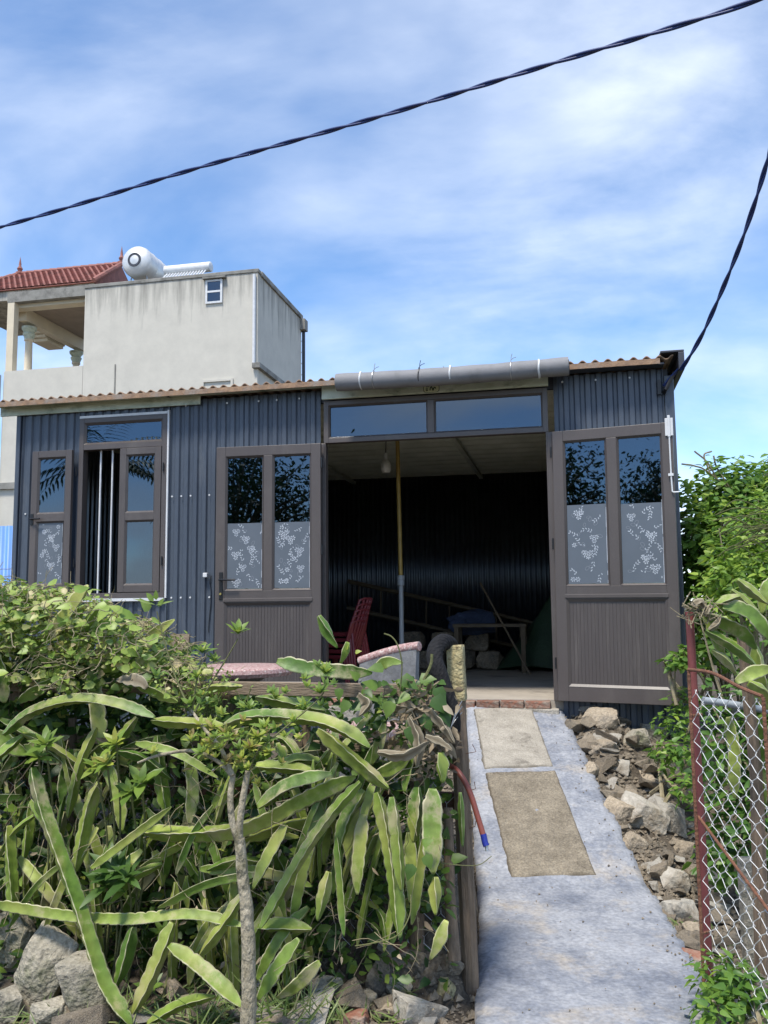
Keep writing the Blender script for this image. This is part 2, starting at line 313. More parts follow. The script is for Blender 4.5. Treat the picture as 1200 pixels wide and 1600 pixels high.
def stemmat():
    m = bpy.data.materials.new('cactus_stem'); m.use_nodes = True
    nt = m.node_tree; N, L = nt.nodes, nt.links; b = N['Principled BSDF']; b.inputs['Roughness'].default_value = 0.5
    oi = N.new('ShaderNodeObjectInfo'); cr = N.new('ShaderNodeValToRGB'); e = cr.color_ramp.elements
    e.new(0.35); e.new(0.7)
    for i, (p, c) in enumerate([(0, (0.075, 0.15, 0.02)), (0.35, (0.125, 0.205, 0.028)), (0.7, (0.19, 0.26, 0.04)), (1, (0.28, 0.315, 0.07))]):
        e[i].position = p; e[i].color = (*c, 1)
    L.new(oi.outputs['Random'], cr.inputs[0])
    tc = N.new('ShaderNodeTexCoord')
    nz = N.new('ShaderNodeTexNoise'); nz.inputs['Scale'].default_value = 22; nz.inputs['Detail'].default_value = 7; L.new(tc.outputs['Object'], nz.inputs['Vector'])
    hs = N.new('ShaderNodeHueSaturation'); mr = N.new('ShaderNodeMapRange'); mr.inputs[1].default_value = .25; mr.inputs[2].default_value = .75
    mr.inputs[3].default_value = 0.62; mr.inputs[4].default_value = 1.4
    L.new(nz.outputs[0], mr.inputs[0]); L.new(mr.outputs[0], hs.inputs['Value']); L.new(cr.outputs[0], hs.inputs['Color'])
    n2 = N.new('ShaderNodeTexNoise'); n2.inputs['Scale'].default_value = 5.5; n2.inputs['Detail'].default_value = 9; n2.inputs['Roughness'].default_value = 0.7
    L.new(tc.outputs['Object'], n2.inputs['Vector'])
    m2 = N.new('ShaderNodeMapRange'); m2.inputs[1].default_value = 0.53; m2.inputs[2].default_value = 0.62; m2.inputs[4].default_value = 0.85
    L.new(n2.outputs[0], m2.inputs[0])
    mx = N.new('ShaderNodeMix'); mx.data_type = 'RGBA'; L.new(m2.outputs[0], mx.inputs[0]); L.new(hs.outputs[0], mx.inputs[6]); mx.inputs[7].default_value = (0.33, 0.29, 0.17, 1)
    ny = N.new('ShaderNodeTexNoise'); ny.inputs['Scale'].default_value = 3.1; ny.inputs['Detail'].default_value = 3; L.new(tc.outputs['Object'], ny.inputs['Vector'])
    ry = N.new('ShaderNodeMapRange'); ry.inputs[1].default_value = 0.5; ry.inputs[2].default_value = 0.72; ry.inputs[4].default_value = 0.7; L.new(ny.outputs[0], ry.inputs[0])
    mz = N.new('ShaderNodeMix'); mz.data_type = 'RGBA'; L.new(ry.outputs[0], mz.inputs[0]); L.new(mx.outputs[2], mz.inputs[6]); mz.inputs[7].default_value = (0.36, 0.36, 0.09, 1); mx = mz
    a = N.new('ShaderNodeAttribute'); a.attribute_name = 'rim'
    m3 = N.new('ShaderNodeMapRange'); m3.inputs[1].default_value = 0.5; m3.inputs[2].default_value = 0.85; m3.inputs[4].default_value = 0.95
    L.new(a.outputs['Fac'], m3.inputs[0])
    m4 = N.new('ShaderNodeMath'); m4.operation = 'MULTIPLY'; L.new(m3.outputs[0], m4.inputs[0])
    m5 = N.new('ShaderNodeMapRange'); m5.inputs[1].default_value = 0.35; m5.inputs[2].default_value = 0.6; m5.inputs[3].default_value = 0.35
    L.new(nz.outputs[0], m5.inputs[0]); L.new(m5.outputs[0], m4.inputs[1])
    my = N.new('ShaderNodeMix'); my.data_type = 'RGBA'; L.new(m4.outputs[0], my.inputs[0]); L.new(mx.outputs[2], my.inputs[6]); my.inputs[7].default_value = (0.50, 0.46, 0.31, 1)
    L.new(my.outputs[2], b.inputs['Base Color'])
    bp = N.new('ShaderNodeBump'); bp.inputs['Strength'].default_value = 0.25; bp.inputs['Distance'].default_value = 0.01
    L.new(nz.outputs[0], bp.inputs['Height']); L.new(bp.outputs[0], b.inputs['Normal'])
    b.inputs['Subsurface Weight'].default_value = 0.0
    return m
M['stem'] = stemmat()
M['dry_stem'] = leafmat('withered_stem', [(0, (0.17, 0.135, 0.085)), (0.5, (0.30, 0.255, 0.175)), (1, (0.52, 0.46, 0.34))], trans=0.1, rough=0.8, attr='rim', scale=18)

def edge_dirt(m, dark):
    nt = m.node_tree; N, L = nt.nodes, nt.links; b = N['Principled BSDF']; src = b.inputs['Base Color'].links[0].from_socket
    a = N.new('ShaderNodeAttribute'); a.attribute_name = 'rim'
    mr = N.new('ShaderNodeMapRange'); mr.inputs[1].default_value = 0.15; mr.inputs[2].default_value = 0.75; L.new(a.outputs['Fac'], mr.inputs[0])
    mx = N.new('ShaderNodeMix'); mx.data_type = 'RGBA'; L.new(mr.outputs[0], mx.inputs[0]); L.new(src, mx.inputs[6]); mx.inputs[7].default_value = (*dark, 1)
    L.new(mx.outputs[2], b.inputs['Base Color'])
edge_dirt(M['slab'], (0.085, 0.07, 0.05)); edge_dirt(M['slab2'], (0.11, 0.095, 0.07))
def wallmat():
    m = mat('stained_white_render', (0.62, 0.59, 0.515), (0.52, 0.495, 0.435), 1.6, nr=0.7, rough=0.9, bump=0.1, bscale=10, detail=8)
    nt = m.node_tree; N, L = nt.nodes, nt.links; b = N['Principled BSDF']
    src = b.inputs['Base Color'].links[0].from_socket
    tc = N.new('ShaderNodeTexCoord'); mp = N.new('ShaderNodeMapping'); mp.inputs['Scale'].default_value = (2.6, 2.6, 0.22)
    L.new(tc.outputs['Object'], mp.inputs['Vector'])
    nz = N.new('ShaderNodeTexNoise'); nz.inputs['Scale'].default_value = 1.3; nz.inputs['Detail'].default_value = 8; nz.inputs['Roughness'].default_value = 0.65
    L.new(mp.outputs[0], nz.inputs['Vector'])
    sp = N.new('ShaderNodeSeparateXYZ'); L.new(tc.outputs['Object'], sp.inputs[0])
    mr = N.new('ShaderNodeMapRange'); mr.inputs[1].default_value = 8.6; mr.inputs[2].default_value = 10.95; mr.inputs[3].default_value = -0.22; mr.inputs[4].default_value = 0.16
    L.new(sp.outputs[2], mr.inputs[0])
    ad = N.new('ShaderNodeMath'); ad.operation = 'ADD'; L.new(nz.outputs[0], ad.inputs[0]); L.new(mr.outputs[0], ad.inputs[1])
    m2 = N.new('ShaderNodeMapRange'); m2.inputs[1].default_value = 0.50; m2.inputs[2].default_value = 0.78; m2.inputs[4].default_value = 0.8
    L.new(ad.outputs[0], m2.inputs[0])
    mx = N.new('ShaderNodeMix'); mx.data_type = 'RGBA'; L.new(m2.outputs[0], mx.inputs[0]); L.new(src, mx.inputs[6]); mx.inputs[7].default_value = (0.13, 0.125, 0.11, 1)
    L.new(mx.outputs[2], b.inputs['Base Color'])
    return m
M['render'] = wallmat()
M['mould'] = mat('mouldy_concrete', (0.33, 0.32, 0.29), (0.20, 0.195, 0.175), 3, 0.9, 0.2, c3=(0.11, 0.105, 0.095), s3=2, t3=(0.5, 0.7))

# ------------------------------------------------------------------ ground and ramp
RY0, RZ0, RY1, RZ1 = 7.14, -0.05, 4.85, -0.77
def ramp_z(y):
    t = (RY0 - y) / (RY0 - RY1)
    if t <= 0: return RZ0
    z = RZ0 + (RZ1 - RZ0) * min(t, 1.0)
    e = max(0.0, 1 - abs(t - 1) / 0.10)
    return z + 0.018 * e * e - (max(0, t - 1) * 0.012)
def rl(y):                                                    # ramp's left and right edge over y
    return 0.655 - 0.075 * (7.14 - y) if y > 4.85 else 0.483 - 0.105 * (4.85 - y) ** 1.25
def rr(y):
    if y > 4.85: return 1.42 - (7.14 - y) * 0.005
    return 1.41 - 0.10 * (4.85 - y) ** 1.2
def sstep(a, b, x):
    t = max(0.0, min(1.0, (x - a) / (b - a))); return t * t * (3 - 2 * t)
def fence_y(x): return 3.78 - 0.2126 * (x - 0.30)
def h(x, y):
    n = mnoise.noise(Vector((x * 1.7, y * 1.7, 0.3))) * 0.05 + mnoise.noise(Vector((x * 5, y * 5, 4))) * 0.02
    if y < 0.5: n *= 0.4
    road = -0.80
    yd = (Vector((x, y, 0)) - O).dot(NI)                        # behind the shed front when positive
    L_, R_ = rl(max(2.0, min(y, 7.2))), rr(max(2.0, min(y, 7.2)))
    if x < (L_ + R_) / 2:
        fy = fence_y(x)
        z = road + 0.50 * sstep(fy - 0.25, fy + 0.35, y) + n
    else:
        zr = ramp_z(y) - 0.07 - 0.20 * sstep(0, 0.7, x - R_) - 0.05 * sstep(0.6, 2.0, x - R_)
        z = max(zr, -0.88) + n * 1.3 * sstep(0, 0.25, x - R_) + 0.14 * sstep(-1.0, -0.25, yd) * sstep(0.02, 0.2, x - R_)
    if L_ - 0.06 < x < R_ + 0.04 and y < 7.4:
        z = min(z, ramp_z(y) - 0.05)
    if yd > 0.1: z = -0.32
    return z
def hit(px, py, off=0.0):
    d = ray(px, py); Y = 2.0
    while Y < 30:
        p = Vector((0, 0, EYE)) + d * Y
        if p.z < h(p.x, p.y) + off: return p
        Y += 0.02
    return p
def axis_steps(lo, hi, a, b, st):
    v = [lo, lo*0.5 + a*0.5 if lo < a else a]
    v = []
    x = a
    while x <= b + 1e-6: v.append(x); x += st
    g, x = st, b
    while x < hi: g *= 1.5; x += g; v.append(min(x, hi))
    g, x = st, a
    while x > lo: g *= 1.5; x -= g; v.insert(0, max(x, lo))
    return v
def build_ground():
    xs, ys = axis_steps(-400, 400, -3.5, 4.0, 0.06), axis_steps(-400, 600, 2.4, 8.0, 0.06)
    b = MB(); nx = len(xs)
    b.v = [(x, y, h(x, y)) for y in ys for x in xs]
    b.f = [(j*nx+i, j*nx+i+1, (j+1)*nx+i+1, (j+1)*nx+i) for j in range(len(ys)-1) for i in range(nx-1)]
    tag(b.build('ground', M['soil'], smooth='all'), kind='structure')
build_ground()

def build_ramp():
    b = MB(); ys = []
    y = 7.16
    while y > -4: ys.append(y); y -= 0.022 if y > 2.5 else 0.5
    nc = 22; n = len(ys)
    for y in ys:
        jl = mnoise.noise(Vector((y * 6, 1, 0))) * 0.02 + mnoise.noise(Vector((y * 25, 5, 0))) * 0.016
        jr = mnoise.noise(Vector((y * 5, 9, 0))) * 0.03 + mnoise.noise(Vector((y * 23, 3, 0))) * 0.022
        l, r_ = rl(y) + jl, rr(y) + jr
        for i in range(nc):
            t = i / (nc - 1); x = l + (r_ - l) * t
            edge = min(t, 1 - t) * (r_ - l)
            z = ramp_z(y) + mnoise.noise(Vector((x * 4, y * 4, 2))) * 0.007 + mnoise.noise(Vector((x * 14, y * 14, 2))) * 0.003 - 0.012 * max(0, 1 - edge / 0.02) ** 2
            b.v.append((x, y, z))
        b.v.append((l - 0.012, y, ramp_z(y) - 0.2)); b.v.append((r_ + 0.02, y, ramp_z(y) - 0.2))
    k = nc + 2
    for j in range(n - 1):
        for i in range(nc - 1): b.f.append((j*k+i, (j+1)*k+i, (j+1)*k+i+1, j*k+i+1))
        b.f.append((j*k+nc, (j+1)*k+nc, (j+1)*k, j*k)); b.f.append((j*k+nc-1, (j+1)*k+nc-1, (j+1)*k+nc+1, j*k+nc+1))
    ramp = tag(b.build('path', M['cement'], smooth='all'), 'blue grey cement ramp and path leading up to the doorway', kind='structure')
    def onramp(px, py):
        d = ray(px, py); Y = 3.0
        while True:
            p = Vector((0, 0, EYE)) + d * Y
            if p.z < ramp_z(p.y): return p
            Y += 0.004
    def slab(c, name, m, dz):
        A, B, C, D = [onramp(*p) for p in c]; b = MB(); b.a = []; nu, nv = 46, 70
        for j in range(nv + 1):
            for i in range(nu + 1):
                u, v = i / nu, j / nv
                p = A.lerp(B, u).lerp(D.lerp(C, u), v)
                e = min(u, 1 - u, v, 1 - v); ed = min(min(u, 1 - u) * (B - A).length, min(v, 1 - v) * (D - A).length)
                b.a.append(max(0.0, 1 - ed / (0.022 + 0.012 * mnoise.noise(Vector((p.x * 11, p.y * 11, 3))))))
                jx = (mnoise.noise(Vector((p.x * 16, p.y * 16, 8))) * 0.018) if e < 0.01 else 0
                z = ramp_z(p.y) + dz + mnoise.noise(Vector((p.x * 9, p.y * 9, 1))) * 0.006 + mnoise.noise(Vector((p.x * 26, p.y * 26, 1))) * 0.004 + mnoise.noise(Vector((p.x * 60, p.y * 60, 1))) * 0.002
                if e < 0.01: z = ramp_z(p.y) - 0.015
                b.v.append((p.x + jx, p.y + jx * 0.6, z))
        for j in range(nv):
            for i in range(nu): b.f.append((j*(nu+1)+i, (j+1)*(nu+1)+i, (j+1)*(nu+1)+i+1, j*(nu+1)+i+1))
        o = b.build('slab', m, ramp, smooth='all', attr='rim'); o['label'] = name
    slab([(739, 1109), (831, 1105), (866, 1199), (756, 1202)], 'upper pale concrete slab set in the ramp', M['slab2'], 0.012)
    slab([(757, 1208), (869, 1205), (934, 1369), (797, 1372)], 'lower tan concrete slab set in the ramp', M['slab'], 0.010)
build_ramp()

# ------------------------------------------------------------------ the metal shed
shed = empty('metal_shed', O, -AL)
tag(shed, 'low navy corrugated metal shed with its double door standing open', 'shed')
def trapez(s0, s1, pitch=0.09, dep=0.016, phase=0.0):
    pts = [(s0, 0.0)]; x = s0 - phase
    while x < s1:
        for dx, d in ((0.0, 0.0), (0.012, -dep), (0.048, -dep), (0.060, 0.0)):
            if s0 < x + dx < s1: pts.append((x + dx, d))
        x += pitch
    pts.append((s1, pts[-1][1])); return pts
def wave(s0, s1, pitch=0.1, amp=0.017, n=10):
    k = int((s1 - s0) / pitch * n); return [(s0 + (s1 - s0) * i / k, amp * math.sin(2 * math.pi * (s0 + (s1 - s0) * i / k) / pitch)) for i in range(k + 1)]
def vsheet(pts, z0, z1, y=0.0, th=0.003, nz=1):
    b = MB(); n = len(pts)
    for z in (z0, z1):
        for x, d in pts: b.v.append((x, y + d, z))
        for x, d in pts: b.v.append((x, y + d + th, z))
    for i in range(n - 1):
        b.f += [(i, i+1, 2*n+i+1, 2*n+i), (n+i+1, n+i, 3*n+i, 3*n+i+1), (i+1, i, n+i, n+i+1), (2*n+i, 2*n+i+1, 3*n+i+1, 3*n+i)]
    return b
ZT = 2.655
for s0, s1, z0, z1 in ((-3.98, -3.365, -0.3, ZT), (-3.36, -2.46, 2.545, ZT), (-3.36, -2.46, -0.3, 0.845), (-2.455, -1.73, -0.3, ZT), (-1.735, -1.03, -0.3, ZT + .002), (0.985, 1.50, -0.25, ZT), (1.495, 1.86, -0.25, ZT + .002)):
    yy = 0.0 if z1 <= ZT else -0.0045
    vsheet(trapez(s0, s1, 0.088, 0.017, (s0 * 0.37) % 0.05), z0, z1, yy).build('wall_sheet', M['navy'], shed)
# screws along the sheets
sc_mesh = None
def screw(s, z):
    global sc_mesh
    if sc_mesh is None:
        sc_mesh = MB().lathe([(0.004, 0), (0.009, 0.001), (0.008, 0.006), (0.0, 0.007)], seg=8, M=Matrix.Rotation(R(90), 4, 'X')).build('screw', M['white'], shed, True)
        o = sc_mesh
    else: o = sc_mesh.copy(); COL.objects.link(o)
    o.location = (s, -0.019, z)
for s in (-2.42, -2.33, -2.24, -2.06, -1.87): screw(s, 1.77); screw(s + 0.01, 0.86)
for s in (-3.53, -3.9): screw(s, 1.66)
for s, z in ((1.06, 2.6), (1.33, 2.6), (1.60, 2.6), (-1.22, 2.6), (-1.43, 2.6), (-1.6, 2.6), (-2.3, 2.6), (-1.9, 2.6)): screw(s, z)
# corner posts and trims
MB().box(1.865, 1.94, -0.028, 0.06, -0.3, 2.60).build('corner_post', M['navy'], shed, bevel=0.006)
MB().box(-4.03, -3.985, -0.022, 0.05, -0.3, ZT).build('corner_post', M['navy'], shed, bevel=0.006)
# side and back walls, seen from inside too
def side(name, x, y0, y1):
    b = MB(); p = trapez(y0, y1, 0.088, 0.017); n = len(p)
    for z in (-0.3, 2.64):
        for t, d in p: b.v.append((x + d, t, z))
        for t, d in p: b.v.append((x + d + 0.003, t, z))
    for i in range(n - 1): b.f += [(i, i+1, 2*n+i+1, 2*n+i), (n+i+1, n+i, 3*n+i, 3*n+i+1)]
    b.build(name, M['inwall'], shed)
side('side_wall', -4.0, 0.03, 4.66); side('side_wall', 1.91, 0.03, 4.66)
b = vsheet(wave(-3.98, 1.9, 0.07, 0.012, 8), -0.3, 2.64, 4.64); b.build('back_wall', M['inwall'], shed, smooth='all')
# floor slab and doorway step
MB().box(-3.96, 1.88, 0.03, 4.6, -0.3, 0.0).build('floor_slab', M['floor'], shed)
x = -0.95; i = 0
while x < 0.78:
    w = random.uniform(0.19, 0.225); o = MB().box(0, w - 0.012, -0.005, 0.095, -0.056, 0.0).build('brick', M['brick'], shed, bevel=0.006)
    o.location = (x, -0.066, -0.004 + random.uniform(-.004, .003)); o.rotation_euler = (0, random.uniform(-.02, .02), random.uniform(-.03, .03)); x += w; i += 1
MB().box(-0.98, 0.95, -0.082, 0.028, -0.30, -0.062).build('step_base', M['slab2'], shed, bevel=0.01)
# roof: corrugated, front to back, with a rusty front edge
def roof():
    p = wave(-4.21, 1.93, 0.1, 0.016, 10); n = len(p); b = MB()
    for y, z in ((-0.17, 2.715), (4.85, 2.80)):
        for x, d in p: b.v.append((x, y, z + d))
        for x, d in p: b.v.append((x, y, z + d - 0.012))
    for i in range(n - 1): b.f += [(i+1, i, 2*n+i, 2*n+i+1), (n+i, n+i+1, 3*n+i+1, 3*n+i), (i, i+1, n+i+1, n+i), (2*n+i+1, 2*n+i, 3*n+i, 3*n+i+1)]
    return b.build('roof', M['roof'], shed, smooth='all')
roof()
MB().box(-4.2, 1.825, -0.178, -0.171, 2.660, 2.704).build('eave_strip', M['rustband'], shed)
b = MB()
for x0, x1 in ((-4.19, -2.47), (-2.44, -1.0)):
    b.box(x0, x1, -0.155, -0.02, 2.683, 2.690)
b.build('soffit', M['soffit'], shed)
MB().box(-4.19, -2.15, -0.045, -0.028, 2.600, 2.682).build('fascia_board', M['soffit'], shed, bevel=0.003)
MB().box(-1.0, 0.945, -0.075, -0.045, 2.565, 2.690).build('fascia_board', M['soffit'], shed, bevel=0.003)
b = MB(); b.box(1.83, 2.01, -0.19, 4.9, 2.742, 2.760); b.box(1.965, 2.01, -0.19, 4.9, 2.60, 2.741); b.build('roof_flashing', M['flash'], shed, bevel=0.004)
b = MB(); b.box(1.0, 1.86, -0.15, -0.03, 2.662, 2.676); b.build('eave_closer', M['flash'], shed)
MB().box(-3.98, 1.9, 0.02, 0.07, 2.56, 2.66).build('wall_plate', M['flash'], shed)
# ceiling sheets with ribs across
def ceiling():
    b = MB(); p = wave(0.12, 4.63, 0.30, 0.055, 14); n = len(p)
    for x in (-3.97, 1.89):
        for y, d in p: b.v.append((x, y, 2.598 + d))
        for y, d in p: b.v.append((x, y, 2.608 + d))
    for i in range(n - 1): b.f += [(i, i+1, 2*n+i+1, 2*n+i), (n+i+1, n+i, 3*n+i, 3*n+i+1)]
    b.build('ceiling_sheet', M['ceil'], shed, smooth='all')
ceiling()
for x in (-1.9, -0.1, 1.2): MB().box(x, x + 0.05, 0.1, 4.6, 2.50, 2.540).build('ceiling_beam', M['ceil'], shed)

# framed glass pieces in the shed frame
def frame_rect(b, x0, x1, z0, z1, w, y0, y1, wb=None):
    wb = wb or w
    b.box(x0, x0 + w, y0, y1, z0, z1); b.box(x1 - w, x1, y0, y1, z0, z1)
    b.box(x0 + w, x1 - w, y0 + .001, y1 - .001, z1 - w, z1); b.box(x0 + w, x1 - w, y0 + .001, y1 - .001, z0, z0 + wb)
def bead(b, x0, x1, z0, z1, y, w=0.012, d=0.012):
    """sloped glazing bead round a pane, mitred"""
    o = [(x0, z0), (x1, z0), (x1, z1), (x0, z1)]; i = [(x0 + w, z0 + w), (x1 - w, z0 + w), (x1 - w, z1 - w), (x0 + w, z1 - w)]
    vs_ = [(x, y, z) for x, z in o] + [(x, y + d, z) for x, z in i]
    b.add(vs_, [(k, (k+1) % 4, 4 + (k+1) % 4, 4 + k) for k in range(4)])
def pane(parent, x0, x1, z0, z1, y, m='glass'):
    return MB().box(x0, x1, y, y + 0.005, z0, z1).build('pane', M[m], parent)

def ring(b, cx, cz, y, ro, ri, k=6, amp=0.16, n=None, ex=1.0, rot=0):
    n = n or k * 4; o = len(b.v)
    for i in range(n):
        a = 2 * math.pi * i / n; r1 = ro * (1 - amp + amp * abs(math.cos(a * k / 2))); 
        for r_ in (r1, ri):
            x, z = r_ * math.cos(a) * ex, r_ * math.sin(a)
            b.v.append((cx + x * math.cos(rot) - z * math.sin(rot), y, cz + x * math.sin(rot) + z * math.cos(rot)))
    for i in range(n):
        j = (i + 1) % n; b.f.append((o+2*i, o+2*j, o+2*j+1, o+2*i+1))
def blob(b, cx, cz, y, L, W, rot):
    o = len(b.v)
    for i in range(6):
        a = 2 * math.pi * i / 6; x, z = L * math.cos(a), W * math.sin(a)
        b.v.append((cx + x * math.cos(rot) - z * math.sin(rot), y, cz + x * math.sin(rot) + z * math.cos(rot)))
    b.f.append(tuple(o + i for i in range(6)))
def film(parent, x0, x1, z0, z1, y, seed):
    rnd = random.Random(seed)
    f_ = MB().box(x0, x1, y - 0.002, y - 0.0002, z0, z1).build('film', M['film'], parent)
    a, fb = MB(), MB(); yy = y - 0.0035; W_, H_ = x1 - x0, z1 - z0
    ok = lambda x, z, r_: x0 + r_ < x < x1 - r_ and z0 + r_ < z < z1 - r_
    def cluster(cx, cz, r_):
        for ang in (90, 210, 330) if rnd.random() < 0.7 else (30,):
            x, z = cx + 1.05 * r_ * math.cos(R(ang + 180)), cz + 1.05 * r_ * math.sin(R(ang + 180))
            if ok(x, z, r_):
                q0 = rnd.uniform(0, 1)
                for k in range(6):
                    t = q0 + k * math.pi / 3; blob(a, x + .68 * r_ * math.cos(t), z + .68 * r_ * math.sin(t), yy, .34 * r_, .24 * r_, t + rnd.uniform(-.2, .2))
                blob(a, x, z, yy, .16 * r_, .16 * r_, 0)
    def sprig(x, z, ang, n):
        for i in range(n):
            x += 0.021 * math.cos(ang); z += 0.021 * math.sin(ang); ang += rnd.uniform(-.35, .35)
            for sg in ((-1, 1) if rnd.random() < .5 else (rnd.choice((-1, 1)),)):
                t = ang + sg * 0.75; px, pz = x + 0.012 * math.cos(t), z + 0.012 * math.sin(t)
                if ok(px, pz, 0.012): blob(a, px, pz, yy, rnd.uniform(.008, .012), 0.004, t + rnd.uniform(-.3, .3))
    rows = max(2, round(H_ / 0.15))
    for j in range(rows):
        for i in range(2):
            cx = x0 + W_ * (0.27 + 0.48 * ((i + j * 0.5) % 1.5)) + rnd.uniform(-.03, .03); cz = z0 + H_ * (j + 0.5) / rows + rnd.uniform(-.035, .035) + (0.06 if i else -0.03)
            if i == 0 or rnd.random() < 0.6: cluster(cx, cz, rnd.uniform(0.018, 0.025))
            sprig(cx + rnd.uniform(-.03, .03), cz + 0.045, R(rnd.choice((60, 115, 130, 150))), 5)
            if rnd.random() < 0.8: sprig(cx + 0.03, cz - 0.04, R(rnd.choice((-50, -70, -120))), 4)
            x, z = cx + rnd.uniform(-.1, .1), cz + rnd.uniform(-.1, .1)
            if ok(x, z, 0.03): ring(fb, x, z, yy + .0005, 0.022, 0.0175, 2, 0.1, 14, 0.6, rnd.uniform(0, 3))
            x, z = cx + rnd.uniform(-.1, .1), cz + rnd.uniform(-.1, .1)
            if ok(x, z, 0.03): ring(fb, x, z, yy + .0005, 0.018, 0.014, 2, 0.1, 14, 0.6, rnd.uniform(0, 3))
    # ragged pale edge of the film
    z = z0
    while z < z1 - 0.03:
        dz = rnd.uniform(0.02, 0.07)
        if rnd.random() < 0.8:
            xw = rnd.uniform(0.002, 0.005); a.add([(x1 - xw, yy, z), (x1, yy, z), (x1, yy, z + dz), (x1 - xw, yy, z + dz)], [(0, 1, 2, 3)])
        z += dz
    a.build('flower_print', M['print'], parent)['kind'] = 'stuff'; fb.build('faint_leaf_print', M['faint'], parent)['kind'] = 'stuff'

# transom over the doorway
b = MB(); frame_rect(b, -0.995, 0.935, 2.185, 2.56, 0.042, -0.03, 0.04); b.box(-0.075, -0.02, -0.031, 0.041, 2.228, 2.517)
for x0, x1 in ((-0.953, -0.075), (-0.02, 0.893)): bead(b, x0, x1, 2.227, 2.518, -0.029, 0.014, 0.02)
tr = b.build('transom_window', M['door'], shed, bevel=0.003)
pane(tr, -0.95, -0.078, 2.23, 2.515, 0.0); pane(tr, -0.017, 0.89, 2.23, 2.515, 0.0)
# door jambs
for x0, x1 in ((-1.03, -0.978), (0.912, 0.975)):
    b = MB(); b.box(x0, x1, -0.03, 0.05, 0.0, 2.184); b.box(x0 + .012, x1 - .012, -0.04, -0.03, 0.0, 2.18); b.build('door_jamb', M['door'], shed, bevel=0.003)

def door(hx, hy, sgn, ang, lean, seed, ftop, handle):
    """leaf in its own frame: x runs away from the hinge, front faces -y"""
    W_, H_, T = 0.94, 2.165, 0.045
    e = MB(); w = 0.085
    X = lambda a: a * sgn
    def bx(x0, x1, y0, y1, z0, z1): e.box(min(X(x0), X(x1)), max(X(x0), X(x1)), y0, y1, z0, z1)
    bx(0, w, -T, 0, 0, H_); bx(W_ - w, W_, -T, 0, 0, H_)
    bx(w, W_ - w, -T + .001, -.001, H_ - w, H_); bx(w, W_ - w, -T + .001, -.001, 0.80, 0.905); bx(w, W_ - w, -T + .001, -.001, 0, 0.115)
    bx(W_/2 - 0.04, W_/2 + 0.04, -T + .002, -.002, 0.905, H_ - w)
    lights = [(w, W_/2 - 0.04), (W_/2 + 0.04, W_ - w)]
    for a, c in lights: bead(e, min(X(a), X(c)), max(X(a), X(c)), 0.905, H_ - w, -T - .001, 0.016, 0.02)
    bead(e, min(X(w), X(W_-w)), max(X(w), X(W_-w)), 0.115, 0.80, -T - .001, 0.02, 0.015)
    # raised outer bead of the middle rail
    bx(w - .012, W_ - w + .012, -T - .007, -T - .0005, 0.81, 0.84)
    o = e.build('door', M['door'], shed, bevel=0.003)
    o.location = (hx, hy, 0.005); o.rotation_euler = (0, lean, ang)
    for q, (a, c) in enumerate(lights):
        x0, x1 = min(X(a), X(c)), max(X(a), X(c))
        pane(o, x0 + .004, x1 - .004, 0.91, H_ - w - .004, -T + .022)
        film(o, x0 + .018, x1 - .016, 0.925, ftop[q], -T + .0205, seed + q)
    g = MB(); x = w + 0.02; n = 26; st = (W_ - 2*w - 0.04) / n
    for i in range(n):
        a, c = X(x + .0015), X(x + st - .0015); g.box(min(a, c), max(a, c), -T + .016, -.014, 0.135, 0.78); x += st
    a, c = X(w), X(W_ - w); g.box(min(a, c), max(a, c), -T + .0195, -.018, 0.116, 0.799)
    g.build('panel', M['panel'], o)
    for z in (0.25, 1.2, 1.95): MB().lathe([(0.008, 0), (0.008, 0.09)], (X(-0.012), -T - .004, z), 10).build('hinge', M['black'], o, True)
    if handle:
        g = MB(); g.box(X(W_ - .055) - .017, X(W_ - .055) + .017, -T - .009, -T - .0005, 0.83, 1.07)
        hd = g.build('handle', M['black'], o, bevel=0.004)
        MB().tube([(X(W_ - .055), -T - .004, 1.0), (X(W_ - .055), -T - .05, 1.0), (X(W_ - .09), -T - .055, 1.0), (X(W_ - .20), -T - .052, 0.998)], 0.009, 8).build('lever', M['black'], hd, True)
        MB().lathe([(0.010, 0), (0.010, 0.012)], (X(W_ - .055), -T - .008, 0.88), 12, Matrix.Rotation(R(90), 4, 'X')).build('lock_cylinder', M['brass'], hd, True)
    return o, X, W_, H_, T
dl = door(-1.0, -0.075, -1, R(2.5), 0.0, 11, (1.49, 1.49), True)
dl[0]['label'] = 'left door leaf with a black lever handle'
dr = door(0.955, -0.045, 1, R(-12), R(0.5), 31, (1.555, 1.545), False)
dr[0]['label'] = 'right door leaf with a white top bolt'
o, X, W_, H_, T = dr
b = MB(); b.box(W_ - .055, W_ + .005, -T - .012, -T - .001, H_ - .11, H_ + .03); b.box(W_ - .035, W_ - .015, -T - .022, -T - .0125, H_ - .12, H_ + .05)
bo = b.build('bolt', M['white'], o, bevel=0.003)
MB().tube([(W_ - .025, -T - .014, H_ - .11), (W_ - .022, -T - .014, H_ - .42), (W_ - .018, -T - .014, H_ - .545), (W_ - .010, -T - .014, H_ - .552), (W_ + .03, -T - .014, H_ - .552)], 0.006, 8).build('bolt_rod', M['white'], bo, True)
MB().box(W_ - .042, W_ - .004, -T - .022, -T - .008, H_ - .425, H_ - .405).build('bolt_guide', M['white'], bo)

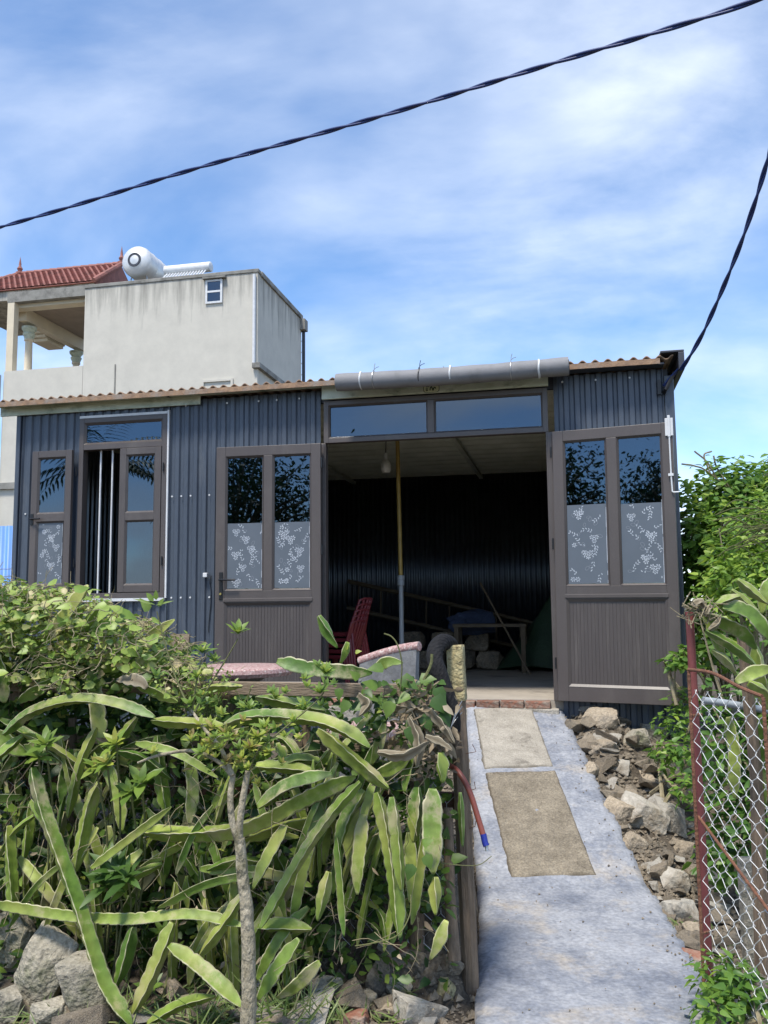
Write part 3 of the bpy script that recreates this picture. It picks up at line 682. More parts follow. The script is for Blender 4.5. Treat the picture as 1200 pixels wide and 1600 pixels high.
# window: fixed frame, top light, one shut sash, one sash swung back on the wall
b = MB(); frame_rect(b, -3.355, -2.475, 0.865, 2.535, 0.045, -0.035, 0.05); b.box(-3.31, -2.52, -0.034, 0.049, 2.235, 2.285)
bead(b, -3.31, -2.52, 2.286, 2.49, -0.034, 0.02, 0.02)
win = b.build('window', M['door'], shed, bevel=0.003)
pane(win, -3.30, -2.53, 2.29, 2.485, -0.01)
b = MB()
b.box(-2.474, -2.458, -0.03, 0.0, 0.86, 2.57); b.box(-3.34, -2.476, -0.045, 0.0, 0.835, 0.862); b.box(-3.36, -2.476, -0.03, 0.0, 2.537, 2.56)
b.build('trim', M['white'], win)
for s in (-3.165, -3.045): MB().tube([(s, 0.03, 0.905), (s, 0.03, 2.238)], 0.009, 10).build('bar', M['white'], win, True)
def sash(x0, x1, z0, z1, zm, y, low):
    e = MB(); w = 0.062; frame_rect(e, x0, x1, z0, z1, w, y - .038, y); e.box(x0 + w, x1 - w, y - .037, y - .001, zm - .035, zm + .035)
    bead(e, x0 + w, x1 - w, z0 + w, zm - .035, y - .037, 0.016, 0.018); bead(e, x0 + w, x1 - w, zm + .035, z1 - w, y - .037, 0.016, 0.018)
    o = e.build('sash', M['door'], win, bevel=0.003); return o, w
o, w = sash(-2.935, -2.525, 0.915, 2.233, 1.60, 0.0, False)
pane(win, -2.87, -2.59, 0.98, 1.56, -0.018); pane(win, -2.87, -2.59, 1.64, 2.17, -0.018)
o, w = sash(-3.80, -3.39, 0.93, 2.235, 1.61, -0.055, True)
pane(win, -3.736, -3.455, 0.995, 1.572, -0.073); pane(win, -3.736, -3.455, 1.648, 2.17, -0.073)
film(win, -3.72, -3.470, 1.005, 1.56, -0.0745, 77)
g = MB(); g.box(-3.795, -3.765, -0.10, -0.093, 1.545, 1.65); hd = g.build('handle', M['black'], win, bevel=0.003)
MB().tube([(-3.78, -0.098, 1.60), (-3.78, -0.125, 1.60), (-3.68, -0.125, 1.60)], 0.008, 8).build('handle', M['black'], win, True)
for z in (1.15, 2.0):
    for s in (-3.372, -2.50): MB().lathe([(0.007, 0), (0.007, 0.08)], (s, -0.045, z), 8).build('hinge', M['black'], win, True)

# things fixed on the front
sk = MB().box(-2.10, -2.06, -0.055, -0.019, 1.035, 1.075).build('wall_socket', M['white'], bevel=0.005)
sk.location = O; sk.rotation_euler = (0, 0, -AL); tag(sk, 'small white socket box on the navy wall beside the left door', 'socket')
wr = MB().tube([(-2.03, -0.03, 1.05)] + [(-2.04 + 0.01 * math.sin(i), -0.027, 1.0 - 0.09 * i) for i in range(6)], 0.004, 6).build('black_wire', M['black'], None, True)
wr.location = O; wr.rotation_euler = (0, 0, -AL); tag(wr, 'thin black wire hanging down below the white socket box', 'wire')
pl = empty('name_plate', fw(-0.03, -0.080, 2.602), -AL); tag(pl, 'small pale yellow plate with dark marks above the transom', 'plate')
b = MB(); n = 24; pr = []
for i in range(n):
    a = 2 * math.pi * i / n; c_, s_ = math.cos(a), math.sin(a)
    pr.append((0.064 * math.copysign(abs(c_) ** 0.45, c_), 0.033 * math.copysign(abs(s_) ** 0.45, s_)))
b.add([(x, 0, z) for x, z in pr] + [(x, 0.004, z) for x, z in pr], [tuple(range(n))[::-1]] + [(i, (i+1) % n, n + (i+1) % n, n + i) for i in range(n)])
pb = b.build('plate_body', M['plate'], pl)
b = MB(); n = len(pr)
b.add([(x * 1.08, 0.001, z * 1.12) for x, z in pr] + [(x, 0.001, z) for x, z in pr], [(i, (i+1) % n, n + (i+1) % n, n + i) for i in range(n)]); b.build('dark_rim', M['plate_mark'], pl)
b = MB()
def stroke(x0, z0, x1, z1, w=0.005):
    d = Vector((x1 - x0, z1 - z0)).normalized(); q = Vector((-d.y, d.x)) * w
    b.add([(x0 + q.x, -.002, z0 + q.y), (x1 + q.x, -.002, z1 + q.y), (x1 - q.x, -.002, z1 - q.y), (x0 - q.x, -.002, z0 - q.y)], [(0, 1, 2, 3)])
for a in ((-.045, .014, -.018, .017), (-.047, -.004, -.03, -.004), (-.03, -.018, -.046, -.018), (-.012, -.018, -.006, .012), (-.002, .022, .016, -.022), (.016, -.018, .022, .004), (.022, .004, .035, .006), (.034, .006, .036, -.006)): stroke(*a)
b.build('marks', M['plate_mark'], pl)
# rolled blind
rb = empty('rolled_blind', fw(0, 0, 0), -AL); tag(rb, 'long grey rolled up sun blind tied along the roof edge', 'blind')
b = MB(); pts = [(-0.815 + 1.93 * i / 20, -0.25, 2.66 + 0.008 * i / 20 - 0.012 * math.sin(math.pi * i / 20)) for i in range(21)]
b.tube(pts, [0.074 + 0.002 * math.sin(i * 1.7) for i in range(21)], 28)
roll = b.build('roll', M['rollgrey'], rb, True)
b = MB()                                                     # spiral edge of the cloth at the ends
for xe in (-0.817, 1.117):
    for k in range(3): b.tube([(xe + 0.001 * k, -0.25 + (0.06 - .016*k) * math.cos(a * .35), 2.66 + (0.06 - .016*k) * math.sin(a * .35)) for a in range(19)], 0.0022, 4)
b.build('cloth_edge', M['flash'], rb)
def hoop(x, w, r_, m, name, tail):
    b = MB(); n = 20
    b.tube([(x + 0.002 * math.sin(i), -0.25 + r_ * math.cos(2*math.pi*i/n), 2.662 + r_ * math.sin(2*math.pi*i/n)) for i in range(n + 1)], w, 6)
    if tail:
        b.tube([(x, -0.25, 2.662 + r_), (x + 0.004, -0.255, 2.662 + r_ + .035), (x + 0.012, -0.26, 2.662 + r_ + 0.06)], 0.003, 5)
        b.tube([(x, -0.25, 2.662 + r_ + .01), (x + 0.02, -0.255, 2.662 + r_ + .025), (x + 0.045, -0.26, 2.662 + r_ + 0.03)], 0.0025, 5)
    b.build(name, M[m], rb, True)
for x in (-0.60, 0.16, 0.88): hoop(x, 0.0085, 0.072, 'white', 'strap', False)
for x, m in ((-0.49, 'steel'), (-0.10, 'black'), (0.655, 'steel')): hoop(x, 0.004, 0.0775, m, 'tie_wire', True)
for x in (-0.49, 0.655, 0.1): MB().tube([(x, -0.25, 2.735), (x, -0.16, 2.745), (x, -0.02, 2.74)], 0.004, 5).build('tie_wire', M['steel'], rb)

# ------------------------------------------------------------------ inside the shed
lamp = empty('hanging_bulb', fw(-0.70, 1.2, 2.36), -AL); tag(lamp, 'white light bulb hanging from the shed ceiling', 'bulb')
MB().tube([(0, 0, 0.22), (0.004, 0, 0.08), (0, 0, -0.07)], 0.005, 6).build('cord', M['black'], lamp)
MB().lathe([(0.012, -0.06), (0.02, -0.07), (0.021, -0.12), (0.012, -0.125)], seg=14).build('holder', M['white'], lamp, True)
MB().lathe([(0.014, -0.125), (0.035, -0.15), (0.05, -0.18), (0.05, -0.235), (0.035, -0.26), (0.004, -0.266)], seg=18).build('glass_bulb', M['bulb'], lamp, True)
pole = empty('support_pole', fw(-0.59, 1.35, 0), -AL); tag(pole, 'thin prop pole of yellow and grey pipe standing in the doorway', 'pole')
MB().tube([(0, 0, 1.02), (-0.01, 0, 1.8), (-0.02, 0, 2.6)], 0.021, 12).build('upper_pipe', M['yellowpole'], pole, True)
MB().tube([(0, 0, 0), (0, 0, 1.02)], 0.024, 12).build('lower_pipe', M['pvc'], pole, True)
MB().lathe([(0.026, 0.97), (0.033, 0.975), (0.033, 1.02), (0.029, 1.025), (0.034, 1.03), (0.034, 1.07), (0.026, 1.075)], seg=14).build('coupling', M['pvc'], pole, True)

def plastic_chair():
    c = empty('plastic_chair'); m = M['red_plastic']
    # seat faces -x, back on +x
    b = MB(); nu, nv = 8, 8
    for j in range(nv + 1):
        for i in range(nu + 1):
            u, v = i / nu - 0.5, j / nv - 0.5; b.v.append((u * 0.42, v * 0.42 * (1 - 0.1 * (u + 0.5)), 0.43 - 0.03 * (u + .5) - 0.015 * (1 - 4 * v * v)))
    b.f = [(j*(nu+1)+i, j*(nu+1)+i+1, (j+1)*(nu+1)+i+1, (j+1)*(nu+1)+i) for j in range(nv) for i in range(nu)]
    s_ = b.build('seat', m, c, 'all'); md = s_.modifiers.new('thickness', 'SOLIDIFY'); md.thickness = 0.008
    b = MB()                                                 # apron
    b.box(-0.215, -0.205, -0.2, 0.2, 0.385, 0.432); b.box(-0.2, 0.2, -0.212, -0.203, 0.38, 0.428); b.box(-0.2, 0.2, 0.203, 0.212, 0.38, 0.428)
    b.build('apron', m, c, bevel=0.004)
    def bp(v, t): return Vector((0.20 + 0.13 * t + 0.03 * t * t - 0.05 * (2 * v) ** 2 * (0.4 + t), v * (0.42 - 0.06 * t), 0.40 + 0.46 * t - 0.08 * max(0, abs(2*v) - 0.4) ** 2 * t))
    b = MB()                                                 # back: curved frame and five ribs
    rim = [bp(-0.5, t / 6) for t in range(7)] + [bp(-0.5 + k / 8, 1.0) for k in range(1, 8)] + [bp(0.5, 1 - t / 6) for t in range(7)]
    b.tube(rim, 0.017, 8, flat=0.6); b.build('back_frame', m, c, 'all')
    for k in range(5):
        v = -0.32 + 0.16 * k
        MB().tube([bp(v, t / 6) for t in range(7)], 0.02, 6, flat=0.3).build('back_rib', m, c, 'all')
    for sx, sy in ((-1, -1), (-1, 1), (1, -1), (1, 1)):
        MB().tube([(sx * 0.19, sy * 0.19, 0.42), (sx * 0.225, sy * 0.215, 0.2), (sx * 0.25, sy * 0.23, 0.0)], [0.026, 0.022, 0.017], 8).build('leg', m, c, True)
    return c
def copy_tree(o, parent=None):
    c = o.copy(); COL.objects.link(c)
    if parent is not None: c.parent = parent
    for ch in o.children: copy_tree(ch, c)
    return c
ch0 = plastic_chair()
names = ['bottom', 'second lowest', 'middle one', 'second from the top', 'topmost']
for i in range(5):
    c = ch0 if i == 0 else copy_tree(ch0)
    c.scale = (0.72, 0.72, 0.74); c.location = fw(-1.10 + 0.014 * i, 0.85 + 0.006 * i, 0.0 + 0.052 * i); c.rotation_euler = (0, 0, -AL + R(-16 + i * 1.2))
    tag(c, f'dark red plastic chair, {names[i]} of the stack inside the doorway', 'chair', 'stacked red plastic chairs')

def rockmesh(size, seed, cuts=2, rough=0.05, npts=18, boxy=0.6):
    rnd = random.Random(seed); bm = bmesh.new()
    for _ in range(npts):
        v = Vector((rnd.uniform(-1, 1), rnd.uniform(-1, 1), rnd.uniform(-1, 1)))
        mx = max(abs(v.x), abs(v.y), abs(v.z)); v = v.normalized().lerp(v / mx, boxy)
        bm.verts.new(v)
    r_ = bmesh.ops.convex_hull(bm, input=bm.verts)
    bmesh.ops.delete(bm, geom=[g for g in r_['geom_interior'] + r_['geom_unused'] if isinstance(g, bmesh.types.BMVert) and g.is_valid], context='VERTS')
    if cuts:
        bmesh.ops.bevel(bm, geom=bm.edges[:] , offset=0.03, segments=1, affect='EDGES')
        bmesh.ops.triangulate(bm, faces=bm.faces)
        for _ in range(cuts):
            bmesh.ops.subdivide_edges(bm, edges=[e for e in bm.edges if e.calc_length() > 0.3], cuts=1)
            bmesh.ops.triangulate(bm, faces=bm.faces)
        for v in bm.verts:
            n = mnoise.noise(v.co * 2.1 + Vector((seed, 0, 0))) + 0.5 * mnoise.noise(v.co * 5 + Vector((0, seed, 0)))
            v.co += v.co.normalized() * (n * rough * 1.5 + 0.3 * rough * mnoise.noise(v.co * 13 + Vector((seed, seed, 0))))
    for v in bm.verts: v.co = Vector((v.co.x * size[0] / 2, v.co.y * size[1] / 2, v.co.z * size[2] / 2))
    me = bpy.data.meshes.new('rock'); bm.to_mesh(me); bm.free()
    return me
def rock(name, loc, size, rot, m, seed, cuts=2, rough=0.05, label=None, cat='rock', group=None, boxy=0.6, npts=18):
    me = rockmesh(size, seed, cuts, rough, npts, boxy); me.materials.append(M[m])
    o = bpy.data.objects.new(name, me); COL.objects.link(o); o.location = loc; o.rotation_euler = rot
    return tag(o, label, cat, group)
for i, (s, d, z, w) in enumerate(((-0.62, 3.4, 0.12, .36), (-0.25, 3.4, 0.12, .34), (0.1, 3.45, 0.11, .32), (-0.45, 3.45, 0.34, .34), (-0.08, 3.42, 0.33, .34), (-0.85, 3.35, 0.35, .3))):
    rock('concrete_block', fw(s, d, z), (w, 0.3, 0.22), (0, 0, random.uniform(-.1, .1) - AL), 'rock', 500 + i, 1, 0.02, ['concrete block at the left foot of the pile inside the shed', 'concrete block at the middle foot of the pile inside the shed', 'concrete block at the right foot of the pile inside the shed', 'concrete block on top of the pile inside, left of centre', 'concrete block on top of the pile inside, under the blue sack', 'concrete block high on the pile inside, nearest the chairs'][i], 'block', 'blocks piled inside the shed', 0.95, 26)
rock('blue_sack', fw(-0.1, 3.4, 0.56), (0.62, 0.4, 0.34), (0, 0, 0.2), 'bluesack', 61, 2, 0.1, 'slumped blue sack on the block pile inside the shed', 'sack', boxy=0.3)
bt = empty('work_table', fw(0.15, 3.0, 0), -AL); tag(bt, 'rough plank table in the dark at the back of the shed', 'table')
MB().box(-0.42, 0.42, -0.2, 0.2, 0.52, 0.555).build('top', M['bamboo'], bt)
for sx in (-0.38, 0.38):
    for sy in (-0.16, 0.16): MB().box(sx - .025, sx + .025, sy - .025, sy + .025, 0, 0.52).build('leg', M['bamboo'], bt)
b = MB(); rnd = random.Random(5); n, k = 18, 10
for j in range(k + 1):
    t = j / k
    for i in range(n):
        a = 2 * math.pi * i / n; r_ = (0.62 * (1 - t) ** 0.8 + 0.05) * (1 + 0.13 * math.sin(3 * a + t * 2) + 0.06 * math.sin(7 * a)); b.v.append((r_ * math.cos(a) * 1.1, r_ * 0.6 * math.sin(a), 0.88 * t + 0.05 * math.sin(2 * a)))
b.f = [(j*n+i, j*n+(i+1) % n, (j+1)*n+(i+1) % n, (j+1)*n+i) for j in range(k) for i in range(n)] + [tuple(k*n+i for i in range(n))]
tp = b.build('tarpaulin', M['greentarp'], None, 'all'); tp.location = fw(0.95, 3.4, 0.02); tag(tp, 'dark green tarpaulin draped over a heap inside the shed', 'tarpaulin')
ld = empty('bamboo_ladder', fw(-0.2, 4.3, 0), -AL); tag(ld, 'long bamboo ladder leaning low along the back wall of the shed', 'ladder')
A0, A1 = Vector((-1.7, 0, 1.12)), Vector((2.0, 0.1, 0.25)); off = Vector((0.0, -0.05, -0.36))
for q in (Vector(), off): MB().tube([A0 + q, A1 + q], [0.03, 0.024], 10).build('rail', M['bamboo'], ld, True)
for i in range(12): p = A0.lerp(A1, (i + .5) / 12); MB().tube([p, p + off], 0.012, 6).build('rung', M['bamboo'], ld)
st = MB().tube([fw(0.08, 2.6, 1.02), fw(0.62, 2.3, 0.03)], 0.012, 8).build('stick', M['bamboo']); tag(st, 'thin stick leaning on the plank table inside the shed', 'stick')

# ------------------------------------------------------------------ yard things
tb = empty('round_table', at(372, 1048, 5.5) * 1.0, -AL); tb.location.z = -0.30
tag(tb, 'round pink terrazzo garden table behind the cactus fence', 'table')
zt = at(372, 1041, 5.5).z + 0.30
MB().lathe([(0.30, zt - 0.055), (0.335, zt - 0.052), (0.35, zt - 0.03), (0.345, zt - 0.008), (0.33, zt)], seg=48).build('top', M['terrazzo'], tb, True)
MB().lathe([(0.22, 0), (0.22, 0.05), (0.12, 0.10), (0.09, zt * 0.5), (0.13, zt - 0.1), (0.2, zt - 0.056)], seg=24).build('pedestal', M['grey_stone'], tb, True)
# terrazzo bench seen end on, its back leaning
bn = empty('garden_bench', at(590, 1045, 5.2), 0); bn.location.z = -0.30; bn.rotation_euler = (0, 0, R(-32))
tag(bn, 'grey garden bench with a pink terrazzo edge on its back', 'bench')
zc = at(590, 1035, 5.2).z + 0.30
b = MB(); n = 14
for j, (t) in enumerate([i / n for i in range(n + 1)]):
    x = -0.16 + 0.40 * t; top = zc + 0.0 + 0.10 * math.sin(t * 1.3)
    for y, z in ((0.0, zc - 0.36), (0.05, top), (0.085, top), (0.05, zc - 0.36)): b.v.append((x, y, z))
for j in range(n):
    for k in range(4): b.f.append((4*j+k, 4*j+(k+1) % 4, 4*(j+1)+(k+1) % 4, 4*(j+1)+k))
b.f += [(0, 1, 2, 3), (4*n+3, 4*n+2, 4*n+1, 4*n)]
b.build('backrest', M['grey_stone'], bn, True)
MB().tube([(-0.17 + 0.42 * i / n, 0.067, zc + 0.10 * math.sin(i / n * 1.3)) for i in range(n + 1)], 0.027, 10).build('terrazzo_edge', M['terrazzo'], bn, True)
MB().box(-0.16, 0.26, -0.34, 0.0, zc - 0.40, zc - 0.34).build('seat', M['terrazzo'], bn, bevel=0.015)
for x in (-0.1, 0.18): MB().box(x, x + 0.07, -0.3, -0.02, 0, zc - 0.40).build('leg', M['grey_stone'], bn, bevel=0.01)
bd = MB().box(-0.075, 0.075, -0.012, 0.012, -0.55, 0.02).build('plank', M['wood'], bevel=0.003); bd.location = at(282, 995, 6.6); bd.rotation_euler = (R(-6), 0, -AL)
tag(bd, 'short weathered plank leaning on the navy wall under the socket', 'plank')

# fence of boards and posts left of the ramp
PP = Vector((0.335, 3.72, -0.78))
fn = empty('garden_fence', PP, -AL); tag(fn, 'rickety board and wire fence smothered by the cactus stems', 'fence')
for z, hh, m, dx in ((at(450, 1081, 3.85).z, 0.030, 'wood', 0), (at(450, 1168, 3.85).z, 0.022, 'wood', 0.02), (at(350, 1251, 3.85).z, 0.035, 'redwood', 0.03)):
    x = -0.03
    for L_ in (1.15, 1.3):
        MB().box(x - L_, x - 0.006, 0.03 + dx, 0.055 + dx, z + 0.78 - hh, z + 0.78 + hh).build('rail', M[m], fn, bevel=0.004).rotation_euler = (0, R(random.uniform(-.6, .6)), 0)
        x -= L_
for x in (-1.1, -2.2): MB().box(x - .035, x + .035, 0.085, 0.155, 0, 1.15).build('post', M['postwood'], fn, bevel=0.006)
def chain_link(x0, x1, z0, z1, w=0.05, r_=0.0016, y=0.0, seed=1, pitch=0.075, droop=0.0):
    b = MB(); rnd = random.Random(seed); n = int((x1 - x0) / (w / 2)); 
    for i in range(n):
        sgn = 1 if i % 2 == 0 else -1; pts = []; z = z0; k = 0
        cx = x0 + (i + 0.5) * (x1 - x0) / n
        while z < z1:
            sx = 1 if k % 2 == 0 else -1
            bow = droop * math.sin((z - z0) / (z1 - z0) * math.pi) 
            for f_ in (-0.18, 0.18):
                pts.append((cx + sx * w * 0.27 + rnd.uniform(-.004, .004), y + (0.004 if f_ > 0 else -0.004) * sgn + bow, z + f_ * pitch * 0.5))
            z += pitch / 2; k += 1
        if i % 2: pts = [(2 * cx - p[0], p[1], p[2]) for p in pts]
        b.tube(pts, r_, 4)
    return b
ms = chain_link(-2.3, -0.05, 0.1, 0.85, 0.07, 0.0012, 0.0, 3, 0.12).build('wire_mesh', M['steel'], fn); ms['kind'] = 'stuff'
post = empty('fence_post', PP, R(-14)); tag(post, 'square wooden post with a pitted yellow top beside the ramp', 'post')
post.rotation_euler = (R(-1.0), R(-1.8), R(-14))
b = MB(); n = 20
for j in range(n + 1):
    t = j / n; z = 1.27 * t - 0.1; w = 0.033 * (1 + 0.12 * mnoise.noise(Vector((0, 0, z * 5))))
    for k in range(8):
        a = 2 * math.pi * k / 8 + 0.39; q = max(abs(math.cos(a)), abs(math.sin(a))); b.v.append((w * math.cos(a) / q ** 0.8 + 0.012 * mnoise.noise(Vector((z * 3, 2, 1))), w * math.sin(a) / q ** 0.8, z))
b.f = [(j*8+k, j*8+(k+1) % 8, (j+1)*8+(k+1) % 8, (j+1)*8+k) for j in range(n) for k in range(8)] + [tuple(n*8+k for k in range(8))]
b.build('shaft', M['postwood'], post, True)
b = MB(); n = 26
for j in range(n + 1):
    z = 0.235 * j / n; cap = 0.94 if j in (0, n) else 1.0
    for k in range(24):
        a = 2 * math.pi * k / 24 + 0.1; q = max(abs(math.cos(a)), abs(math.sin(a))); v = Vector((math.cos(a) / q ** 0.93, math.sin(a) / q ** 0.93, 0)) * 0.036 * cap
        v *= 1 + 0.05 * mnoise.noise(Vector((v.x * 60, v.y * 60, z * 45))) - 0.10 * max(0, mnoise.noise(Vector((v.x * 95, v.y * 95, z * 95 + 5))) - 0.25); b.v.append((v.x, v.y, z))
b.f = [(j*24+k, j*24+(k+1) % 24, (j+1)*24+(k+1) % 24, (j+1)*24+k) for j in range(n) for k in range(24)] + [tuple(n*24+k for k in range(24))]
tpo = b.build('pitted_top', M['lime'], post, 'all'); tpo.location = (0.002, 0, 1.135)
for i in range(3): MB().tube([(0.03, -0.035, 0.62 + .15*i), (0.055 + .01*i, -0.045, 0.63 + .15*i), (0.062, -0.05, 0.66 + .15*i)], 0.0016, 5).build('nail', M['rust'], post)
p2 = MB().tube([at(700, 1262, 3.66), at(703, 1400, 3.60), at(710, 1500, 3.56)], [0.02, 0.022, 0.026], 10).build('dark_stake', M['postwood'], None, True); tag(p2, 'thick dark stake standing against the foot of the ramp post', 'stake')

# cut length of tyre hung over the post
tp_pts = catmull([at(706, 1014, 3.80), at(702, 1006, 3.75), at(691, 1003, 3.70), at(681, 1013, 3.66), at(679, 1030, 3.63), at(685, 1048, 3.61), at(692, 1069, 3.60), at(701, 1095, 3.59), at(706, 1117, 3.58), at(707, 1134, 3.585), at(705, 1149, 3.60)], 8)
def tyre_strip(pts):
    b = MB(); n = len(pts); prof = []
    for i in range(13):
        a = R(-108 + 216 * i / 12); prof.append((math.sin(a) * 0.034, math.cos(a) * 0.024))
    side_ = Vector((0.86, -0.15, -0.3)).normalized()
    for i, p in enumerate(pts):
        t = (pts[min(i+1, n-1)] - pts[max(i-1, 0)]).normalized()
        out = Vector((-0.15, -1.0, 0.10)) - t * Vector((-0.15, -1.0, 0.10)).dot(t)
        out.normalize(); sd = t.cross(out).normalized()
        for k, (a, c) in enumerate(prof):
            tread = 0.002 if (3 <= k <= 9 and (i + (k % 2) * 2) % 4 < 2) else 0.0
            b.v.append(p + sd * a + out * (c + tread))
        for a, c in prof[::-1]: b.v.append(p + sd * a * 0.8 + out * (c * 0.75 - 0.003))
    m = 26
    for i in range(n - 1):
        for k in range(m): b.f.append((i*m+k, i*m+(k+1) % m, (i+1)*m+(k+1) % m, (i+1)*m+k))
    b.f += [tuple(range(m))[::-1], tuple((n-1)*m+k for k in range(m))]
    return b
def resample(P, step):
    o = [P[0]]; acc = 0
    for a, c in zip(P[:-1], P[1:]):
        L_ = (c - a).length; d = step - acc
        while d <= L_: o.append(a.lerp(c, d / L_)); d += step
        acc = (acc + L_) % step
    return o
ty = tyre_strip(resample(tp_pts, 0.008)).build('tyre_strip', M['rubber'], None, False); tag(ty, 'strip of black motorcycle tyre slung over the fence post', 'tyre')
b = MB()
for q in range(3): b.tube([at(690 + 6*q, 1155 - 4*q, 3.55), at(705, 1135, 3.53), at(712, 1112 + 6*q, 3.54), at(722, 1095 + 9*q, 3.60)], 0.0015, 5)
tag(b.build('tie_wire', M['steel']), 'thin twisted wire tying the tyre strip to the post', 'wire')
hs = empty('garden_hose', at(725, 1210, 3.62)); tag(hs, 'red brown hose end with blue tape beside the post', 'hose')
def rel(o, P): return [Vector(p) - Vector(o.location) for p in P]
MB().tube(catmull(rel(hs, [at(702, 1196, 3.68), at(716, 1206, 3.60), at(733, 1235, 3.55), at(746, 1275, 3.52), at(755, 1305, 3.50)]), 8), 0.0115, 12).build('tube', M['hose'], hs, True)
MB().tube(rel(hs, [at(755, 1303, 3.50), at(758, 1317, 3.495), at(760, 1322, 3.49)]), 0.0125, 12).build('tape', M['bluetape'], hs, True)
MB().tube(rel(hs, [at(760, 1321, 3.49), at(761, 1330, 3.485)]), 0.0065, 10).build('nozzle', M['steel'], hs, True)

# ------------------------------------------------------------------ gate at the right
gp = at(1088, 1300, 3.62); gx = gp.x
pst = empty('gate_post', (gx + 0.048, 3.69, -0.85)); tag(pst, 'dull red round steel post carrying the wire gate', 'post')
MB().tube([(0, 0, 0), (-0.008, 0, 1.57)], 0.0175, 14).build('pipe', M['redpaint'], pst, True)
gt = empty('wire_gate', (gx - 0.006, 3.60, -0.80), math.atan2(-0.42, 0.125)); tag(gt, 'rusty rebar gate frame filled with chain link wire', 'gate')
GW = 0.44
zl, zr_ = at(1088, 1046, 3.6).z + 0.80, at(1186, 1088, 3.2).z + 0.80
def rebar(P, r_=0.007):
    P = resample([Vector(p) for p in P], 0.006); return MB().tube(P, [r_ * (1.13 if i % 3 == 0 else 0.95) for i in range(len(P))], 8)
rebar([(0, 0, 0.02), (0.0, 0, zl)]).build('upright', M['rust'], gt, True)
rebar([(GW, 0, 0.02), (GW - .01, 0, zr_)]).build('upright', M['rust'], gt, True)
rebar(catmull([(0, 0, zl), (GW * .35, 0, zl - .005), (GW * .7, 0, zl * .4 + zr_ * .6 - .005), (GW - .01, 0, zr_)], 8)).build('top_bar', M['rust'], gt, True)
rebar([(0, 0.0, 0.03), (GW, 0, 0.03)]).build('bottom_bar', M['rust'], gt, True)
rebar([(0.0, 0.012, 0.70), (GW, 0.012, 0.42)], 0.006).build('brace', M['rust'], gt, True)
ck = chain_link(0.006, GW - 0.008, 0.03, min(zl, zr_) - 0.005, 0.066, 0.0018, 0.0, 9, 0.078, 0.02).build('wire_mesh', M['zinc'], gt); ck['kind'] = 'stuff'
for z in (0.25, 1.1): MB().tube([(-0.012, 0.06, z), (0.0, 0.0, z)], 0.006, 6).build('hinge', M['rust'], gt)
pp = MB().tube([at(1098, 1094, 3.95), at(1130, 1098, 3.95), at(1215, 1113, 3.95), at(1500, 1150, 3.95)], 0.016, 12).build('water_pipe', M['pvc'], None, True); tag(pp, 'grey plastic pipe running behind the wire gate', 'pipe')
sl = MB().box(-0.035, 0.035, -0.03, 0.03, -0.1, 0.45).build('concrete_stub', M['mossy'], None, bevel=0.01); sl.location = at(1165, 1330, 4.1); sl.location.z = -0.85; tag(sl, 'grey concrete stub standing behind the wire gate', 'stub')

# ------------------------------------------------------------------ rubble
def prock(px, py, wpx, hpx, m, seed, label, cat='rock', name='rubble_stone', rz=None, tilt=0, lift=0.3, boxy=0.6, deep=0.9, group=None, rough=0.045, npts=11):
    p = hit(px, py + hpx * 0.3); k = p.y / FOC
    w, hh = wpx * k * (0.84 if group == 'rubble beside the ramp' else 1), hpx * k * (0.74 if group == 'rubble beside the ramp' else 0.95)
    rnd = random.Random(seed)
    return rock(name, p + Vector((0, 0, hh * lift * 0.5)), (w, w * deep, hh), (rnd.uniform(-.12, .12), tilt, rz if rz is not None else rnd.uniform(-.4, .4)), m, seed, 3 if wpx > 45 else 2, rough, label, cat, group, boxy, npts)
big = [
 (937, 1116, 64, 42, 'rock', 'tan block just below the right door leaf'),
 (993, 1148, 52, 40, 'mossy', 'mossy grey block under the right end of the door leaf'),
 (940, 1160, 52, 36, 'rock', 'rounded tan chunk under the block below the door'),
 (905, 1128, 34, 22, 'rock', 'small tan stone at the top edge of the ramp'),
 (897, 1111, 40, 12, 'pale_rock', 'thin pale shard tucked under the door hinge'),
 (1020, 1140, 46, 40, 'mossy', 'dark mossy stone in the shade behind the door blocks'),
 (925, 1198, 60, 40, 'rock', 'brown stone halfway up the right side of the ramp'),
 (968, 1192, 38, 34, 'pale_rock', 'white topped stone beside the upper ramp slab'),
 (1003, 1208, 46, 38, 'rock', 'grey brown lump behind the white topped stone'),
 (1040, 1225, 44, 40, 'mossy', 'dark lump below the green creeper leaves'),
 (1004, 1262, 84, 62, 'pale_rock', 'largest pale slab of rubble beside the ramp'),
 (1042, 1268, 66, 74, 'pale_rock', 'long pale slab leaning behind the largest slab'),
 (965, 1262, 52, 60, 'rock', 'tan broken face in front of the largest slab'),
 (1052, 1368, 58, 62, 'pale_rock', 'smooth pale grey boulder near the red post'),
 (1062, 1418, 66, 62, 'pale_rock', 'cracked pale grey boulder below the smooth one'),
 (1030, 1405, 34, 16, 'pale_rock', 'flat white shard left of the cracked boulder'),
 (1040, 1430, 44, 16, 'pale_rock', 'pointed white shard in front of the cracked boulder'),
 (990, 1310, 40, 34, 'rock', 'tan stone between the slab and the smooth boulder'),
 (1068, 1320, 52, 44, 'rock', 'brown stone behind the smooth pale boulder'),
 (1085, 1360, 40, 54, 'rock', 'stone pressed against the foot of the red post'),
 (997, 1388, 34, 30, 'pale_rock', 'pale stone touching the corner of the lower ramp slab'),
 (1086, 1452, 44, 42, 'rock', 'brown stone lowest of the boulders at the red post'),
 (1022, 1460, 20, 34, 'pale_rock', 'upright white shard at the edge of the path'),
]
